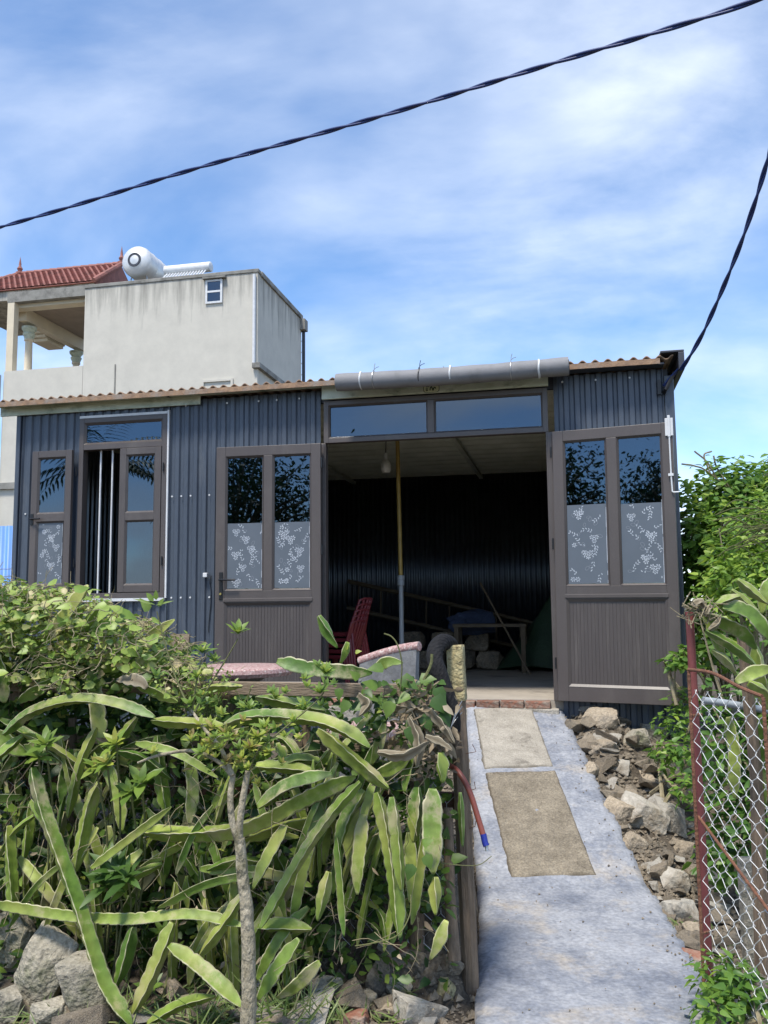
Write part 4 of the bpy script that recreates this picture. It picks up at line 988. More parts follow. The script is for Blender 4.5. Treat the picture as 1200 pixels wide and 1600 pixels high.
for i, (px, py, w, hh, m, lb) in enumerate(big):
    tl = 0.5 if 'slab' in lb and 'ramp slab' not in lb else random.uniform(-.2, .2)
    prock(px, py, w, hh, m, 900 + i, lb, tilt=tl, boxy=0.92 if 'block' in lb or 'slab' in lb else 0.7, npts=20 if 'block' in lb or 'slab' in lb else 11, group='rubble beside the ramp')
for i, (px, py, w, hh, lb) in enumerate(((1080, 1500, 34, 40, 'orange brick at the foot of the red gate post'), (1060, 1492, 30, 22, 'pale orange brick fragment beside the gate brick'))):
    prock(px, py, w, hh, 'brick', 940 + i, lb, 'brick', 'broken_brick', boxy=0.95, rough=0.02, npts=30)
lowl = [
 (28, 1488, 62, 104, 'mossy', 'tall grey concrete chunk at the left edge under the cactus'),
 (68, 1535, 72, 112, 'mossy', 'tilted concrete chunk with a pale edge beside the tall one'),
 (132, 1562, 70, 96, 'mossy', 'concrete chunk rightmost of the three at the left corner'),
 (80, 1592, 60, 36, 'mossy', 'flat concrete chunk lowest in the left corner'),
 (12, 1582, 44, 50, 'mossy', 'small grey chunk cut by the left corner'),
]
for i, (px, py, w, hh, m, lb) in enumerate(lowl):
    prock(px, py, w, hh, m, 960 + i, lb, 'concrete chunk', 'concrete_chunk', tilt=(0.1, 0.45, -0.2, 0, 0.2)[i], lift=1.0, boxy=0.94, npts=26, deep=0.75, group='concrete chunks under the cactus')
midl = [
 (655, 1568, 82, 76, 'pale_rock', 'large white faced stone at the bottom beside the path'),
 (696, 1543, 34, 40, 'lime', 'round yellowish cobble behind the white faced stone'),
 (595, 1512, 62, 52, 'rock', 'brown stone under the hanging cactus stems'),
 (626, 1487, 40, 34, 'brick', 'reddish stone under the hanging cactus stems'),
 (655, 1495, 34, 46, 'rock', 'upright grey stone near the dark stake'),
 (625, 1540, 40, 44, 'mossy', 'grey stone behind the large white faced one'),
 (668, 1598, 44, 20, 'pale_rock', 'pale shard at the bottom beside the path'),
 (605, 1578, 36, 30, 'rock', 'brown stone left of the large white faced one'),
 (510, 1545, 56, 60, 'mossy', 'dark mossy stone under the shrub roots'),
 (570, 1560, 40, 34, 'mossy', 'low mossy stone above the orange brick'),
 (712, 1500, 30, 40, 'rock', 'broken stone at the foot of the ramp post'),
]
for i, (px, py, w, hh, m, lb) in enumerate(midl): prock(px, py, w, hh, m, 980 + i, lb, boxy=0.6, group='stones below the cactus')
prock(556, 1592, 36, 30, 'brick', 999, 'orange brick at the bottom left of the white stone', 'brick', 'broken_brick', boxy=0.97, npts=34, rough=0.015)
# smaller loose stones (alike) and gravel
smalls = []
pool = [rockmesh((1, 1, 0.7), 40 + i, 1, 0.05, 9, 0.7) for i in range(8)]
for q, me in enumerate(pool): me.materials.append(M['pale_rock' if q in (2, 5) else 'rock'])
rnd = random.Random(77); cnt = 0
while cnt < 290:
    if cnt < 235:
        y = rnd.uniform(3.4, 7.0); x = rr(y) + abs(rnd.gauss(0, 0.30)) + 0.03
    else:
        x = rnd.uniform(-1.6, 0.5); y = rnd.uniform(3.1, 3.8)
        if x > rl(y) - 0.02: continue
    if x > 2.6: continue
    sz = rnd.choice((0.05, 0.06, 0.075, 0.09, 0.12, 0.16, 0.19)) * rnd.uniform(0.8, 1.2)
    o = bpy.data.objects.new('loose_stone', pool[rnd.randrange(8)]); COL.objects.link(o)
    o.location = (x, y, h(x, y) + sz * 0.18); o.scale = (sz, sz * rnd.uniform(.7, 1.1), sz * rnd.uniform(0.35, .75)); o.rotation_euler = (rnd.uniform(-.5, .5), rnd.uniform(-.5, .5), rnd.uniform(0, 6))
    tag(o, 'small loose rubble stone lying beside the cement ramp', 'stone', 'small loose rubble stones'); cnt += 1
gv = MB(); rnd = random.Random(3)
for _ in range(7000):
    y = rnd.uniform(3.0, 7.05)
    if rnd.random() < 0.75: x = rr(y) - 0.01 + abs(rnd.gauss(0, 0.3))
    else: x = rl(y) - abs(rnd.gauss(0, 0.25)); 
    if rnd.random() < 0.75 or y < 3.75:
        z = h(x, y); r_ = rnd.choice((0.007, 0.01, 0.014, 0.02, 0.028)) * rnd.uniform(.7, 1.2)
        vs_ = []
        for v in ((1, 0, 0), (-.5, .8, 0), (-.5, -.8, 0), (.1, 0, .8), (0, .1, -.6)): vs_.append(Vector((x, y, z + r_ * .3)) + Vector([c * r_ * rnd.uniform(.6, 1.2) for c in v]))
        gv.add(vs_, [(0, 1, 3), (1, 2, 3), (2, 0, 3), (1, 0, 4), (2, 1, 4), (0, 2, 4)])
for _ in range(150):
    y = rnd.uniform(3.1, 7.0); e_ = rnd.choice((0, 1)); x = rr(y) - abs(rnd.gauss(0, .09)) if e_ else rnd.uniform(rl(y) + .05, rr(y) - .05)
    z = ramp_z(y) + .002; r_ = rnd.uniform(.003, .008) * (1.3 if e_ else 1)
    gv.add([Vector((x, y, z + r_ * .3)) + Vector([c * r_ * rnd.uniform(.6, 1.2) for c in v]) for v in ((1, 0, 0), (-.5, .8, 0), (-.5, -.8, 0), (.1, 0, .8), (0, .1, -.6))], [(0, 1, 3), (1, 2, 3), (2, 0, 3), (1, 0, 4), (2, 1, 4), (0, 2, 4)])
tag(gv.build('gravel', M['rock']), 'fine broken gravel along both sides of the ramp', 'gravel', kind='stuff')

# ------------------------------------------------------------------ house behind
HO = at(403, 420, 25); HO.z = 0
hs_ = empty('concrete_house', HO, -AL); tag(hs_, 'tall stained white concrete house with a red tiled roof', 'house')
ZW = 10.93
b = MB(); b.box(-5.72, 0, 0, 0.2, -0.9, ZW - .12); b.box(-8.5, -5.73, 0, 0.2, -0.9, 8.34)
b.build('side_wall', M['render'], hs_)
MB().box(-0.2, 0.0, 0.21, 4.3, -0.9, ZW - .12).build('rear_wall', M['render'], hs_)
b = MB(); b.box(-5.735, 0.03, -0.03, 0.22, ZW - .12, ZW); b.box(-0.2, 0.06, 0.23, 4.35, ZW - .16, ZW + .003); b.build('parapet_cap', M['mould'], hs_, bevel=0.02)
MB().box(-0.4, 0.18, 4.15, 4.5, ZW - 0.55, ZW - 0.17).build('gutter_box', M['mould'], hs_)
MB().box(-8.48, -5.72, 0.002, 0.22, 10.60, ZW).build('loggia_beam', M['mould'], hs_)
MB().box(-8.46, -8.22, 0.01, 0.25, 8.34, 10.6).build('pier', M['cream'], hs_)
MB().box(-8.5, -5.74, 0.25, 4.6, 8.1, 8.33).build('balcony_floor', M['render'], hs_)
MB().box(-5.72, -5.5, 0.21, 4.3, 8.3, ZW - .13).build('inner_wall', M['cream'], hs_)
MB().box(-8.48, -5.73, 0.23, 0.6, 10.48, 10.64).build('soffit', M['cream'], hs_); MB().box(-8.48, -5.73, 0.61, 4.1, 10.62, 10.75).build('ceiling', M['brownceil'], hs_)
b = MB(); b.box(-8.48, -8.2, 0.61, 4.6, 10.2, 10.61); b.box(-8.6, -8.481, 0.3, 4.7, 10.35, 10.6)
b.build('far_beam', M['cream'], hs_)
b = MB(); b.box(-9.3, -8.601, 2.3, 3.5, 10.2, 10.32); b.box(-9.2, -8.601, 2.4, 3.4, 10.08, 10.2); b.box(-9.45, -8.601, 2.2, 3.6, 10.32, 10.42); b.build('cornice', M['cream'], hs_, bevel=0.03)
for x, y in ((-8.34, 1.0), (-8.34, 3.8)):
    c = MB().lathe([(0.17, 8.33), (0.17, 8.5), (0.13, 8.55), (0.115, 9.6), (0.15, 9.63), (0.15, 9.68)], (x, y, 0), 16).build('column', M['cream'], hs_, True)
    MB().lathe([(0.13, 9.68), (0.2, 9.85), (0.15, 9.9), (0.24, 10.02), (0.24, 10.09)], (x, y, 0), 16).build('capital', M['soffit'], c)
def hwin(x0, x1, z0, z1):
    b = MB(); frame_rect(b, x0, x1, z0, z1, 0.06, -0.05, 0.0); b.box(x0 + .06, x1 - .06, -.045, 0, (z0 + z1) / 2 - .03, (z0 + z1) / 2 + .03)
    w = b.build('window', M['white'], hs_); MB().box(x0 + .055, x1 - .055, -0.028, -0.002, z0 + .055, z1 - .055).build('pane', M['glass'], w)
    MB().box(x0 - .08, x1 + .12, -0.13, -0.001, z1 + 0.02, z1 + 0.07).build('hood', M['mould'], w)
hwin(-1.66, -1.12, 9.96, 10.70)
b = MB(); frame_rect(b, -1.75, -0.75, 6.9, 7.6, 0.07, -0.05, 0.0); b.build('blind_window_frame', M['render'], hs_)
MB().tube([(-0.09, -0.06, 7.9), (-0.09, -0.06, ZW - 0.2)], 0.05, 10).build('downpipe', M['white'], hs_, True)
MB().tube([(0.05, 4.42, 0.0), (0.05, 4.42, ZW - 0.5)], 0.06, 10).build('downpipe', M['flash'], hs_, True)
MB().box(-0.12, 0.12, -0.13, 4.2, 7.85, 8.0).build('ledge', M['mould'], hs_)
MB().box(-4.64, -4.6, -0.02, -0.001, 7.2, 8.3).build('crack_joint', M['mould'], hs_); MB().box(-8.5, -7.5, -0.10, -0.001, 4.55, 4.75).build('ledge', M['mould'], hs_)
MB().tube([(-8.56, -0.1, 0), (-8.56, -0.1, 8.2)], 0.04, 8).build('downpipe', M['pvc'], hs_, True)
for z in [8.0 + .4 * i for i in range(7)]:
    MB().tube([(0.05, 4.42, z), (-0.12, 4.2, z + .06), (-0.16, 4.2, z - .03)], 0.012, 5).build('pipe_clip', M['steel'], hs_)
# tiled roof: ridge parallel to the side wall
def tiles(x0, x1, ya, za, yb, zb, hipl):
    b = MB(); n = 13; ln = Vector((0, yb - ya, zb - za)); nr = Vector((0, -(zb - za), (yb - ya))).normalized()
    for j in range(n):
        xa = x0 + hipl * j / n; cols = int((x1 - xa) / 0.21)
        for i in range(cols + 1):
            x = xa + i * 0.21; q0 = Vector((0, ya, za)) + ln * (j / n); q1 = Vector((0, ya, za)) + ln * ((j + 1.15) / n)
            vs_ = []
            for q, lift in ((q0, 0.05), (q1, 0.015)):
                for dx, dz in ((0, 0), (0.05, 0.035), (0.15, 0.035), (0.2, 0.0)): vs_.append(Vector((x + dx, 0, 0)) + q + nr * (lift + dz))
            b.add(vs_, [(0, 1, 5, 4), (1, 2, 6, 5), (2, 3, 7, 6), (0, 3, 2, 1)])
    return b
rf = tiles(-11.1, -5.95, 0.6, 11.28, 2.3, 12.52, 1.4).build('tiled_roof', M['tile'], hs_)
b = MB(); b.add([(-11.1, .55, 11.26), (-5.8, .55, 11.26), (-5.8, 2.3, 12.5), (-9.7, 2.3, 12.5), (-5.8, 4.05, 11.26), (-11.1, 4.05, 11.26)], [(0, 1, 2, 3), (3, 2, 4, 5), (0, 3, 5), (1, 4, 2), (0, 5, 4, 1)]); b.build('roof_deck', M['tile'], rf)
b = MB()
for A_, B_ in (((-9.7, 2.3, 12.56), (-5.79, 2.3, 12.56)), ((-5.76, 2.3, 12.56), (-5.76, 0.55, 11.32)), ((-9.7, 2.3, 12.56), (-11.1, .55, 11.32))):
    A_, B_ = Vector(A_), Vector(B_); k = int((B_ - A_).length / 0.3)
    for i in range(k): b.tube([A_.lerp(B_, i / k), A_.lerp(B_, (i + 1.08) / k)], [0.095, 0.075], 8)
b.build('ridge_tiles', M['tile'], rf, True)
MB().box(-10.9, -5.83, 0.65, 4.0, 10.94, 11.255).build('attic_wall', M['render'], hs_)
for x in (-9.7, -5.79): MB().lathe([(0.14, 12.55), (0.14, 12.61), (0.06, 12.65), (0.1, 12.75), (0.04, 12.85), (0.045, 12.91), (0.012, 13.12), (0.0, 13.2)], (x, 2.3, 0), 12).build('finial', M['tile'], rf, True)
# tank and solar heater on that roof
tk = empty('water_tank', fw(0, 0, 0), -AL); tk.location = HO + U * (-4.32) + NI * 0.6 + Vector((0, 0, ZW)); tag(tk, 'horizontal stainless steel water tank on the white house roof', 'tank')
Mx = Matrix.Rotation(R(48), 4, 'Z') @ Matrix.Rotation(R(90), 4, 'Y')
Mx = Matrix.Rotation(R(-90), 4, 'X')
MB().lathe([(0.0, -0.15), (0.2, -0.13), (0.42, -0.06), (0.5, 0.02), (0.515, 0.1), (0.505, 0.45), (0.52, 0.48), (0.505, 0.51), (0.505, 0.95), (0.52, 0.98), (0.505, 1.01), (0.505, 1.4), (0.49, 1.5), (0.4, 1.6), (0.15, 1.66), (0.0, 1.67)], (0, 0, 0.89), 36, Mx).build('shell', M['stainless'], tk, True)
MB().lathe([(0.205, -0.135), (0.21, -0.142), (0.222, -0.142), (0.227, -0.135), (0.227, -0.11), (0.205, -0.11)], (0, 0, 0.89), 28, Mx).build('lid_ring', M['flash'], tk, True)
for t in (0.2, 1.1):
    c = Mx @ Vector((0, 0, t))
    for sgn in (-1, 1):
        q = Vector((sgn * 0.4, 0, 0)); MB().tube([c + q * .6 + Vector((0, 0, 0.52)), c + q + Vector((0, 0, -0.1))], 0.025, 6).build('leg', M['steel'], tk)
sw = empty('solar_heater', HO + U * (-2.5) + NI * 0.8 + Vector((0, 0, ZW)), -AL); tag(sw, 'white solar water heater lying behind the parapet of the house', 'water heater')
MB().tube([(-0.92, 0, 0.55), (-0.90, 0, 0.55), (0.64, 0, 0.55), (0.66, 0, 0.55)], [0.13, 0.16, 0.16, 0.13], 20).build('drum', M['white'], sw, True)
for i in range(14): MB().tube([(-0.8 + .1 * i, -0.02, 0.47), (-0.8 + .1 * i, -0.5, 0.05)], 0.026, 6).build('vacuum_tube', M['white'], sw, True)
for x in (-0.7, 0.45): MB().box(x, x + .04, -.02, .02, -0.1, 0.3).build('leg', M['steel'], sw)
bf = vsheet(wave(-3.0, 3.0, 0.11, 0.018, 8), -0.9, 1.87, 0).build('sheet_fence', M['bluesheet'], None, 'all'); bf.location = at(-110, 860, 11.5); bf.location.z = 0; bf.rotation_euler = (0, 0, -AL); tag(bf, 'blue corrugated sheet fence at the left edge behind the shed', 'fence')

# ------------------------------------------------------------------ cables
def twisted(P, r_, pitch, n):
    P = resample(catmull(P, 12), pitch / n); out = []
    for ph in (0, math.pi):
        pts = []
        for i, p in enumerate(P):
            t = (P[min(i+1, len(P)-1)] - P[max(i-1, 0)]).normalized(); a = Vector((0, 0, 1)); a = (a - t * a.dot(t)).normalized(); c = t.cross(a)
            w = 2 * math.pi * i / n + ph + 0.8 * mnoise.noise(p * 1.3); pts.append(p + (a * math.cos(w) + c * math.sin(w)) * r_ * 0.95)
        out.append(pts)
    return out
main = [at(-500, 492, 8.2), at(0, 355, 7.0), at(300, 265, 6.4), at(600, 180, 5.8), at(870, 97, 5.25), at(1040, 46, 4.9), at(1200, -6, 4.6), at(1700, -190, 3.8)]
cb = empty('power_cable', main[0]); tag(cb, 'twisted black cable crossing the whole sky above the shed', 'cable')
for pts in twisted(main, 0.0085, 0.62, 20): MB().tube(rel(cb, pts), 0.0098, 6).build('strand', M['cable'], cb, 'all')
drop = [fw(1.86, -0.06, 2.50), fw(1.97, -0.12, 2.62), at(1068, 572, 6.6), at(1100, 517, 6.3), at(1140, 425, 5.9), at(1170, 345, 5.6), at(1200, 247, 5.3), at(1260, 20, 4.8)]
cd = empty('service_cable', drop[0]); tag(cd, 'twisted cable dropping steeply to the corner of the shed roof', 'cable')
for pts in twisted(drop, 0.0085, 0.5, 18): MB().tube(rel(cd, pts), 0.010, 6).build('strand', M['cable'], cd, 'all')
br = empty('cable_bracket', fw(1.84, -0.03, 2.5), -AL); tag(br, 'small black cable clamp bolted under the shed eave', 'clamp')
MB().box(-0.03, -0.005, -0.03, 0.0, -0.06, 0.06).build('plate', M['black'], br); MB().tube([(0.02, -0.01, -0.05), (0.03, -0.06, -0.03), (0.07, -0.06, 0.05), (0.1, -0.06, 0.1)], 0.014, 8).build('clamp_arm', M['black'], br, True)

# ------------------------------------------------------------------ plants
class LB:
    """batch of folded leaves collected into one mesh"""
    def __init__(s): s.v, s.f, s.a = [], [], []
    def leaf(s, p, d, up, L_, W_, tint, fold=0.18, curl=0.15, shape=0):
        d = d.normalized(); sd = d.cross(up)
        if sd.length < 1e-4: sd = d.cross(Vector((1, 0.3, 0)))
        sd.normalize(); nr = sd.cross(d)
        st = ((0.3, 1.0), (0.68, 0.78)) if shape == 0 else (((0.16, 0.95), (0.5, 0.85)) if shape == 1 else ((0.35, 0.8), (0.75, 1.0)))
        o = len(s.v); c = curl * L_
        s.v.append(tuple(p))
        for t, w in st:
            m = p + d * (L_ * t) - nr * (c * t * t); wv = W_ * w * 0.5; q = nr * (fold * wv)
            s.v += [tuple(m - sd * wv + q), tuple(m), tuple(m + sd * wv + q)]
        s.v.append(tuple(p + d * L_ - nr * c))
        s.f += [(o, o+1, o+2), (o, o+2, o+3), (o+1, o+4, o+5, o+2), (o+2, o+5, o+6, o+3), (o+4, o+7, o+5), (o+5, o+7, o+6)]
        s.a += [tint] * 8
    def build(s, name, m, parent=None, kind=None):
        b = MB(); org = Vector(parent.location) if parent is not None else Vector()
        b.v = [(v[0] - org.x, v[1] - org.y, v[2] - org.z) for v in s.v]; b.f = s.f; b.a = s.a
        o = b.build(name, M[m], parent, 'all')
        if kind: o['kind'] = kind
        return o
rp = random.Random(2024)
def rdir(zmin=-1.0, zmax=1.0):
    z = rp.uniform(zmin, zmax); a = rp.uniform(0, 2 * math.pi); r_ = math.sqrt(max(0, 1 - z * z)); return Vector((r_ * math.cos(a), r_ * math.sin(a), z))

def stem_mesh(P, Rm, seed, tw0=None, wavy=1.0, tipdull=False):
    rnd = random.Random(seed)
    P = resample(catmull(P, 10), 0.009); n = len(P)
    if n < 6: return None
    L_ = n * 0.009; per = rnd.uniform(0.045, 0.062); tw = (1.05 * rnd.choice((-1, 1)) + rnd.uniform(-.45, .45)) if rnd.random() < .65 else rnd.uniform(-.4, .4); twist = rnd.uniform(-0.8, 0.8)
    ph = rnd.uniform(0, 1); b = MB(); b.a = []
    t0 = (P[1] - P[0]).normalized()
    nrm = Vector((0, -1, 0.25)); nrm = (nrm - t0 * nrm.dot(t0)).normalized()
    for i, p in enumerate(P):
        t = (P[min(i+1, n-1)] - P[max(i-1, 0)]).normalized(); nrm = (nrm - t * nrm.dot(t)).normalized(); bi = t.cross(nrm)
        u = i / (n - 1); tap = min(1.0, 0.42 + u * L_ / 0.09, 0.16 + ((1 - u) * L_ / 0.10) ** 0.75)
        for k in range(3):
            a = tw + twist * u + k * 2 * math.pi / 3 + math.pi / 3
            q = (i * 0.009 / per + ph + k * 0.33) % 1.0
            am = 0.75 + 0.9 * mnoise.noise(Vector((i * 0.06, k * 3.1, seed + 2)))
            sc = 1.0 - wavy * am * (0.24 * (1 - min(1, q * 3.2)) ** 2 + 0.12 * q ** 5) + 0.10 * mnoise.noise(Vector((i * 0.035, k * 7, seed)))
            r_ = Rm * tap * sc
            wob = (0.05 * math.sin(2 * math.pi * (q + .2)) + 0.10 * mnoise.noise(Vector((i * 0.06, k * 5, seed + 9)))) * wavy
            for da, rr_, rim in ((-math.pi / 3, 0.25 * Rm * tap, 0.0), (-0.095 + wob * .6, r_ * 0.82, 0.46), (wob, r_, 1.0), (0.095 + wob * .6, r_ * 0.82, 0.46)):
                ang = a + da; b.v.append(p + (nrm * math.cos(ang) + bi * math.sin(ang)) * rr_); b.a.append(rim)
    for i in range(n - 1):
        for k in range(12): b.f.append((i*12+k, i*12+(k+1) % 12, (i+1)*12+(k+1) % 12, (i+1)*12+k))
    b.f += [tuple(range(12))[::-1], tuple((n-1)*12+k for k in range(12))]
    return b
def add_stem(plant, P, Rm, seed, m='stem', name='stem', **kw):
    b = stem_mesh(P, Rm, seed, **kw)
    if b is None: return
    o = Vector(plant.location); b.v = [(v[0]-o.x, v[1]-o.y, v[2]-o.z) for v in b.v]
    return b.build(name, M[m], plant, 'all', attr='rim')
def depth(px, py, off):
    x = (px - 600) / FOC * 3.9
    return fence_y(x) - off - 0.30 * max(0, (py - 1050)) / 600
plants = []
for px, lb in ((60, 'dragon fruit cactus at the left edge above the concrete chunks'), (240, 'dragon fruit cactus left of the shrub trunk'),
               (470, 'dragon fruit cactus right of the shrub trunk below the round table'), (640, 'dragon fruit cactus drooping beside the ramp post')):
    x = (px - 600) / FOC * 3.7; e = empty('dragon_fruit_plant', (x, fence_y(x) - 0.05, -0.75)); tag(e, lb, 'cactus', 'dragon fruit plants along the fence'); plants.append(e)
    MB().tube([(0, 0, -0.1), (0.02, 0.02, 0.5), (0.0, 0.05, 1.0)], [0.035, 0.028, 0.02], 8).build('woody_base', M['postwood'], e, True)
def which(px): return plants[0 if px < 150 else 1 if px < 375 else 2 if px < 560 else 3]
S = [  # traced stems: pixel polyline, width in pixels, offset in front of the fence
 ([(5,1148),(50,1112),(117,1093),(183,1100),(245,1122)],21,.34), ([(237,1126),(300,1130),(352,1133)],22,.33), ([(350,1133),(400,1119),(487,1124),(538,1141),(580,1170)],27,.36),
 ([(140,1048),(150,1107),(158,1166)],30,.20), ([(80,995),(108,955),(140,912)],27,.26), ([(115,1014),(135,975),(155,945)],20,.24), ([(203,1058),(230,1037),(257,1018)],30,.22),
 ([(205,1062),(240,1078),(278,1097)],23,.30), ([(228,997),(250,984),(273,968)],20,.10), ([(30,1095),(60,1075),(88,1058)],24,.28), ([(50,1200),(65,1260),(90,1330),(120,1410),(140,1475),(163,1540),(207,1606)],29,.44),
 ([(155,1222),(140,1260),(128,1310),(117,1365)],26,.32), ([(142,1357),(200,1312),(268,1260)],15,.40), ([(-6,1412),(103,1430),(200,1437),(300,1430),(384,1448)],20,.36),
 ([(225,1300),(283,1303),(360,1298),(420,1276),(480,1244),(557,1212)],30,.33), ([(208,1448),(195,1500),(178,1548)],27,.37), ([(270,1442),(240,1517),(206,1588)],28,.40),
 ([(264,1478),(317,1517),(381,1576)],29,.46), ([(230,1600),(283,1570),(340,1556)],21,.42), ([(378,1398),(347,1447),(308,1499)],23,.38), ([(200,1310),(199,1335),(196,1364)],25,.22),
 ([(13,1290),(18,1380),(20,1440)],24,.30), ([(48,1255),(44,1300),(36,1350)],19,.18), ([(76,1348),(70,1400),(64,1440)],19,.2), ([(240,1330),(250,1360),(254,1388)],29,.2),
 ([(317,1335),(320,1380),(320,1425)],23,.2), ([(293,1368),(294,1395),(293,1425)],21,.16), ([(0,1143),(25,1165),(45,1180)],34,.22), ([(-5,1010),(5,1060),(8,1100)],40,.2),
 ([(433,1034),(490,1046),(582,1051)],27,.28), ([(498,962),(512,988),(529,1014)],21,.12), ([(543,1003),(538,1020),(530,1040)],19,.12),
 ([(400,1196),(450,1200),(496,1207)],24,.28), ([(403,1262),(452,1227),(522,1208)],26,.36), ([(497,1140),(555,1188),(608,1233)],27,.40), ([(516,1170),(502,1190),(486,1206)],16,.25),
 ([(563,1222),(521,1268),(470,1340),(406,1452)],22,.40), ([(569,1235),(541,1280),(527,1335)],25,.32), ([(589,1238),(603,1299),(615,1370),(624,1466)],28,.38), ([(568,1272),(563,1330),(559,1400)],27,.30),
 ([(613,1245),(619,1300),(628,1396)],24,.42), ([(652,1230),(651,1270),(646,1320)],33,.34), ([(676,1232),(674,1290),(677,1368)],36,.36), ([(688,1176),(690,1200),(692,1226)],30,.40),
 ([(680,1370),(680,1400),(681,1433)],27,.38), ([(698,1438),(688,1465),(671,1500)],24,.34), ([(526,1308),(533,1390),(538,1466)],16,.36), ([(514,1362),(505,1400),(496,1440)],25,.42),
 ([(403,1448),(445,1447),(489,1452)],27,.34), ([(468,1468),(437,1510),(401,1564)],26,.44), ([(499,1502),(465,1535),(431,1560)],27,.46), ([(448,1288),(420,1340),(395,1390)],24,.3),
 ([(382,1312),(463,1286),(537,1284)],22,.24), ([(719,1238),(721,1280),(723,1324)],13,.22), ([(560,1260),(548,1300),(545,1350)],24,.2), ([(640,1180),(610,1200),(575,1215)],26,.3),
 ([(600,1130),(590,1165),(580,1195)],22,.2), ([(655,1145),(640,1190),(632,1240)],24,.26), ([(585,1045),(605,1035),(630,1036)],24,.26), ([(20,1180),(60,1165),(110,1150)],20,.1),
 ([(330,1270),(350,1240),(372,1215)],22,.12), ([(95,1290),(100,1340),(105,1400)],24,.1), ([(170,1290),(168,1340),(160,1400)],22,.1), ([(430,1330),(450,1370),(440,1420)],22,.14),
 ([(590,1420),(600,1440),(604,1478)],20,.14), ([(640,1300),(642,1360),(640,1410)],24,.2), ([(300,1090),(330,1075),(380,1072)],18,.16), ([(400,1090),(450,1098),(510,1110)],22,.2),
 ([(470,1190),(450,1160),(430,1150)],20,.14), ([(110,1170),(100,1210),(95,1260)],24,.2), ([(160,1180),(185,1240),(190,1300)],24,.16), ([(245,1150),(250,1210),(262,1280)],26,.2), ([(290,1180),(300,1230),(296,1290)],24,.14),
]
for i, (pp_, w, off) in enumerate(S):
    P = [at(x, y, depth(x, y, off)) for x, y in pp_]
    k = P[len(P) // 2].y / FOC
    add_stem(which(pp_[len(pp_) // 2][0]), P, w * k * 0.49, 100 + i, tw0=rp.uniform(-0.35, 0.35))
for i in range(175):                                            # stems deeper in the thicket
    px, py = rp.uniform(-60, 690), rp.uniform(1110, 1450)
    if (px > 600 and py < 1200) or (px > 500 and py > 1300): continue
    off = rp.uniform(-0.06, 0.30); Y = depth(px, py, off); p = at(px, py, Y)
    L_ = rp.uniform(0.2, 0.5); a = rp.gauss(0, 0.8) if px < 520 else -abs(rp.gauss(0, .4)); d = Vector((math.sin(a), rp.uniform(-.2, .1), -math.cos(a)))
    add_stem(which(px), [p, p + d * L_ * 0.5 + Vector((0, -0.03, 0.015)), p + d * L_ + Vector((0, 0, -0.04))], rp.uniform(0.013, 0.027), 400 + i)
# withered stems near the post
for i, (pp_, w, off) in enumerate([([(600,1105),(640,1110),(660,1150)],14,.3), ([(660,1100),(690,1130),(712,1165)],16,.34), ([(640,1120),(655,1160),(650,1200)],18,.36), ([(560,1085),(575,1100),(560,1120)],20,.34), ([(665,1150),(690,1160),(710,1175)],12,.42), ([(630,1090),(650,1110),(685,1115)],15,.3), ([(590,1175),(630,1180),(672,1158)],16,.42), ([(650,1110),(668,1140),(672,1180)],16,.3), ([(230,1075),(215,1065),(180,1062)],22,.34)]):
    P = [at(x, y, depth(x, y, off)) for x, y in pp_]; add_stem(which(pp_[0][0]), P, w * 0.0028 * .55, 600 + i, m='dry_stem', name='withered_stem', wavy=2.2)

# right hand plant hanging over the gate post
rpnt = empty('dragon_fruit_plant', (at(1165, 1050, 3.9).x, 3.9, -0.8)); tag(rpnt, 'dragon fruit cactus flopping over the red gate post', 'cactus')
MB().tube([(0, 0, -0.1), (0.03, 0.02, 0.8), (0.0, 0.02, 1.45)], [0.035, 0.03, 0.024], 8).build('woody_base', M['postwood'], rpnt, True)
for i, (pp_, w, Y) in enumerate([([(1152,906),(1175,925),(1200,944)],21,3.75), ([(1143,922),(1165,942),(1192,966)],19,3.7), ([(1128,948),(1168,958),(1205,1000)],28,3.6), ([(1102,960),(1157,984),(1182,1015)],27,3.65), ([(1103,985),(1147,1011),(1184,1043)],20,3.6), ([(1113,1016),(1152,1055)],18,3.62),
    ([(1150,1066),(1180,1050),(1215,1044)],26,3.5), ([(1170,1066),(1190,1080),(1215,1100)],30,3.45), ([(1210,900),(1195,930),(1190,960)],24,3.8), ([(1100,950),(1115,990),(1135,1040)],18,3.7), ([(1190,1120),(1196,1180),(1195,1260)],28,3.9), ([(1140,1120),(1150,1180),(1148,1250)],24,4.0), ([(1180,1010),(1190,1060),(1200,1110)],26,3.75), ([(1120,945),(1140,935),(1160,930)],20,3.6)]):
    P = [at(x, y, Y) for x, y in pp_]
    if len(P) == 2: P.insert(1, (P[0] + P[1]) / 2 + Vector((0, -.02, .01)))
    add_stem(rpnt, P, w * Y / FOC * 0.50, 700 + i, tw0=rp.uniform(-.3, .3))
b = MB()
for i in range(26):
    p = at(1080 + rp.uniform(-8, 30), 950 + rp.uniform(-8, 14), 3.62); b.tube([p] + [p + rdir() * 0.035 * (k + 1) * 0.7 for k in range(3)], 0.0022, 4)
b.v = [(v[0]-rpnt.location.x, v[1]-rpnt.location.y, v[2]-rpnt.location.z) for v in b.v]
b.build('dry_roots', M['twig'], rpnt)
for i, (pp_, w) in enumerate([([(1082,948),(1095,940),(1105,958)],16), ([(1100,962),(1108,950),(1118,948)],15), ([(1108,985),(1120,975),(1128,960)],14)]):
    add_stem(rpnt, [at(x, y, 3.6) for x, y in pp_], w * .0027 * .6, 760 + i, m='dry_stem', name='withered_stem', wavy=2.0)

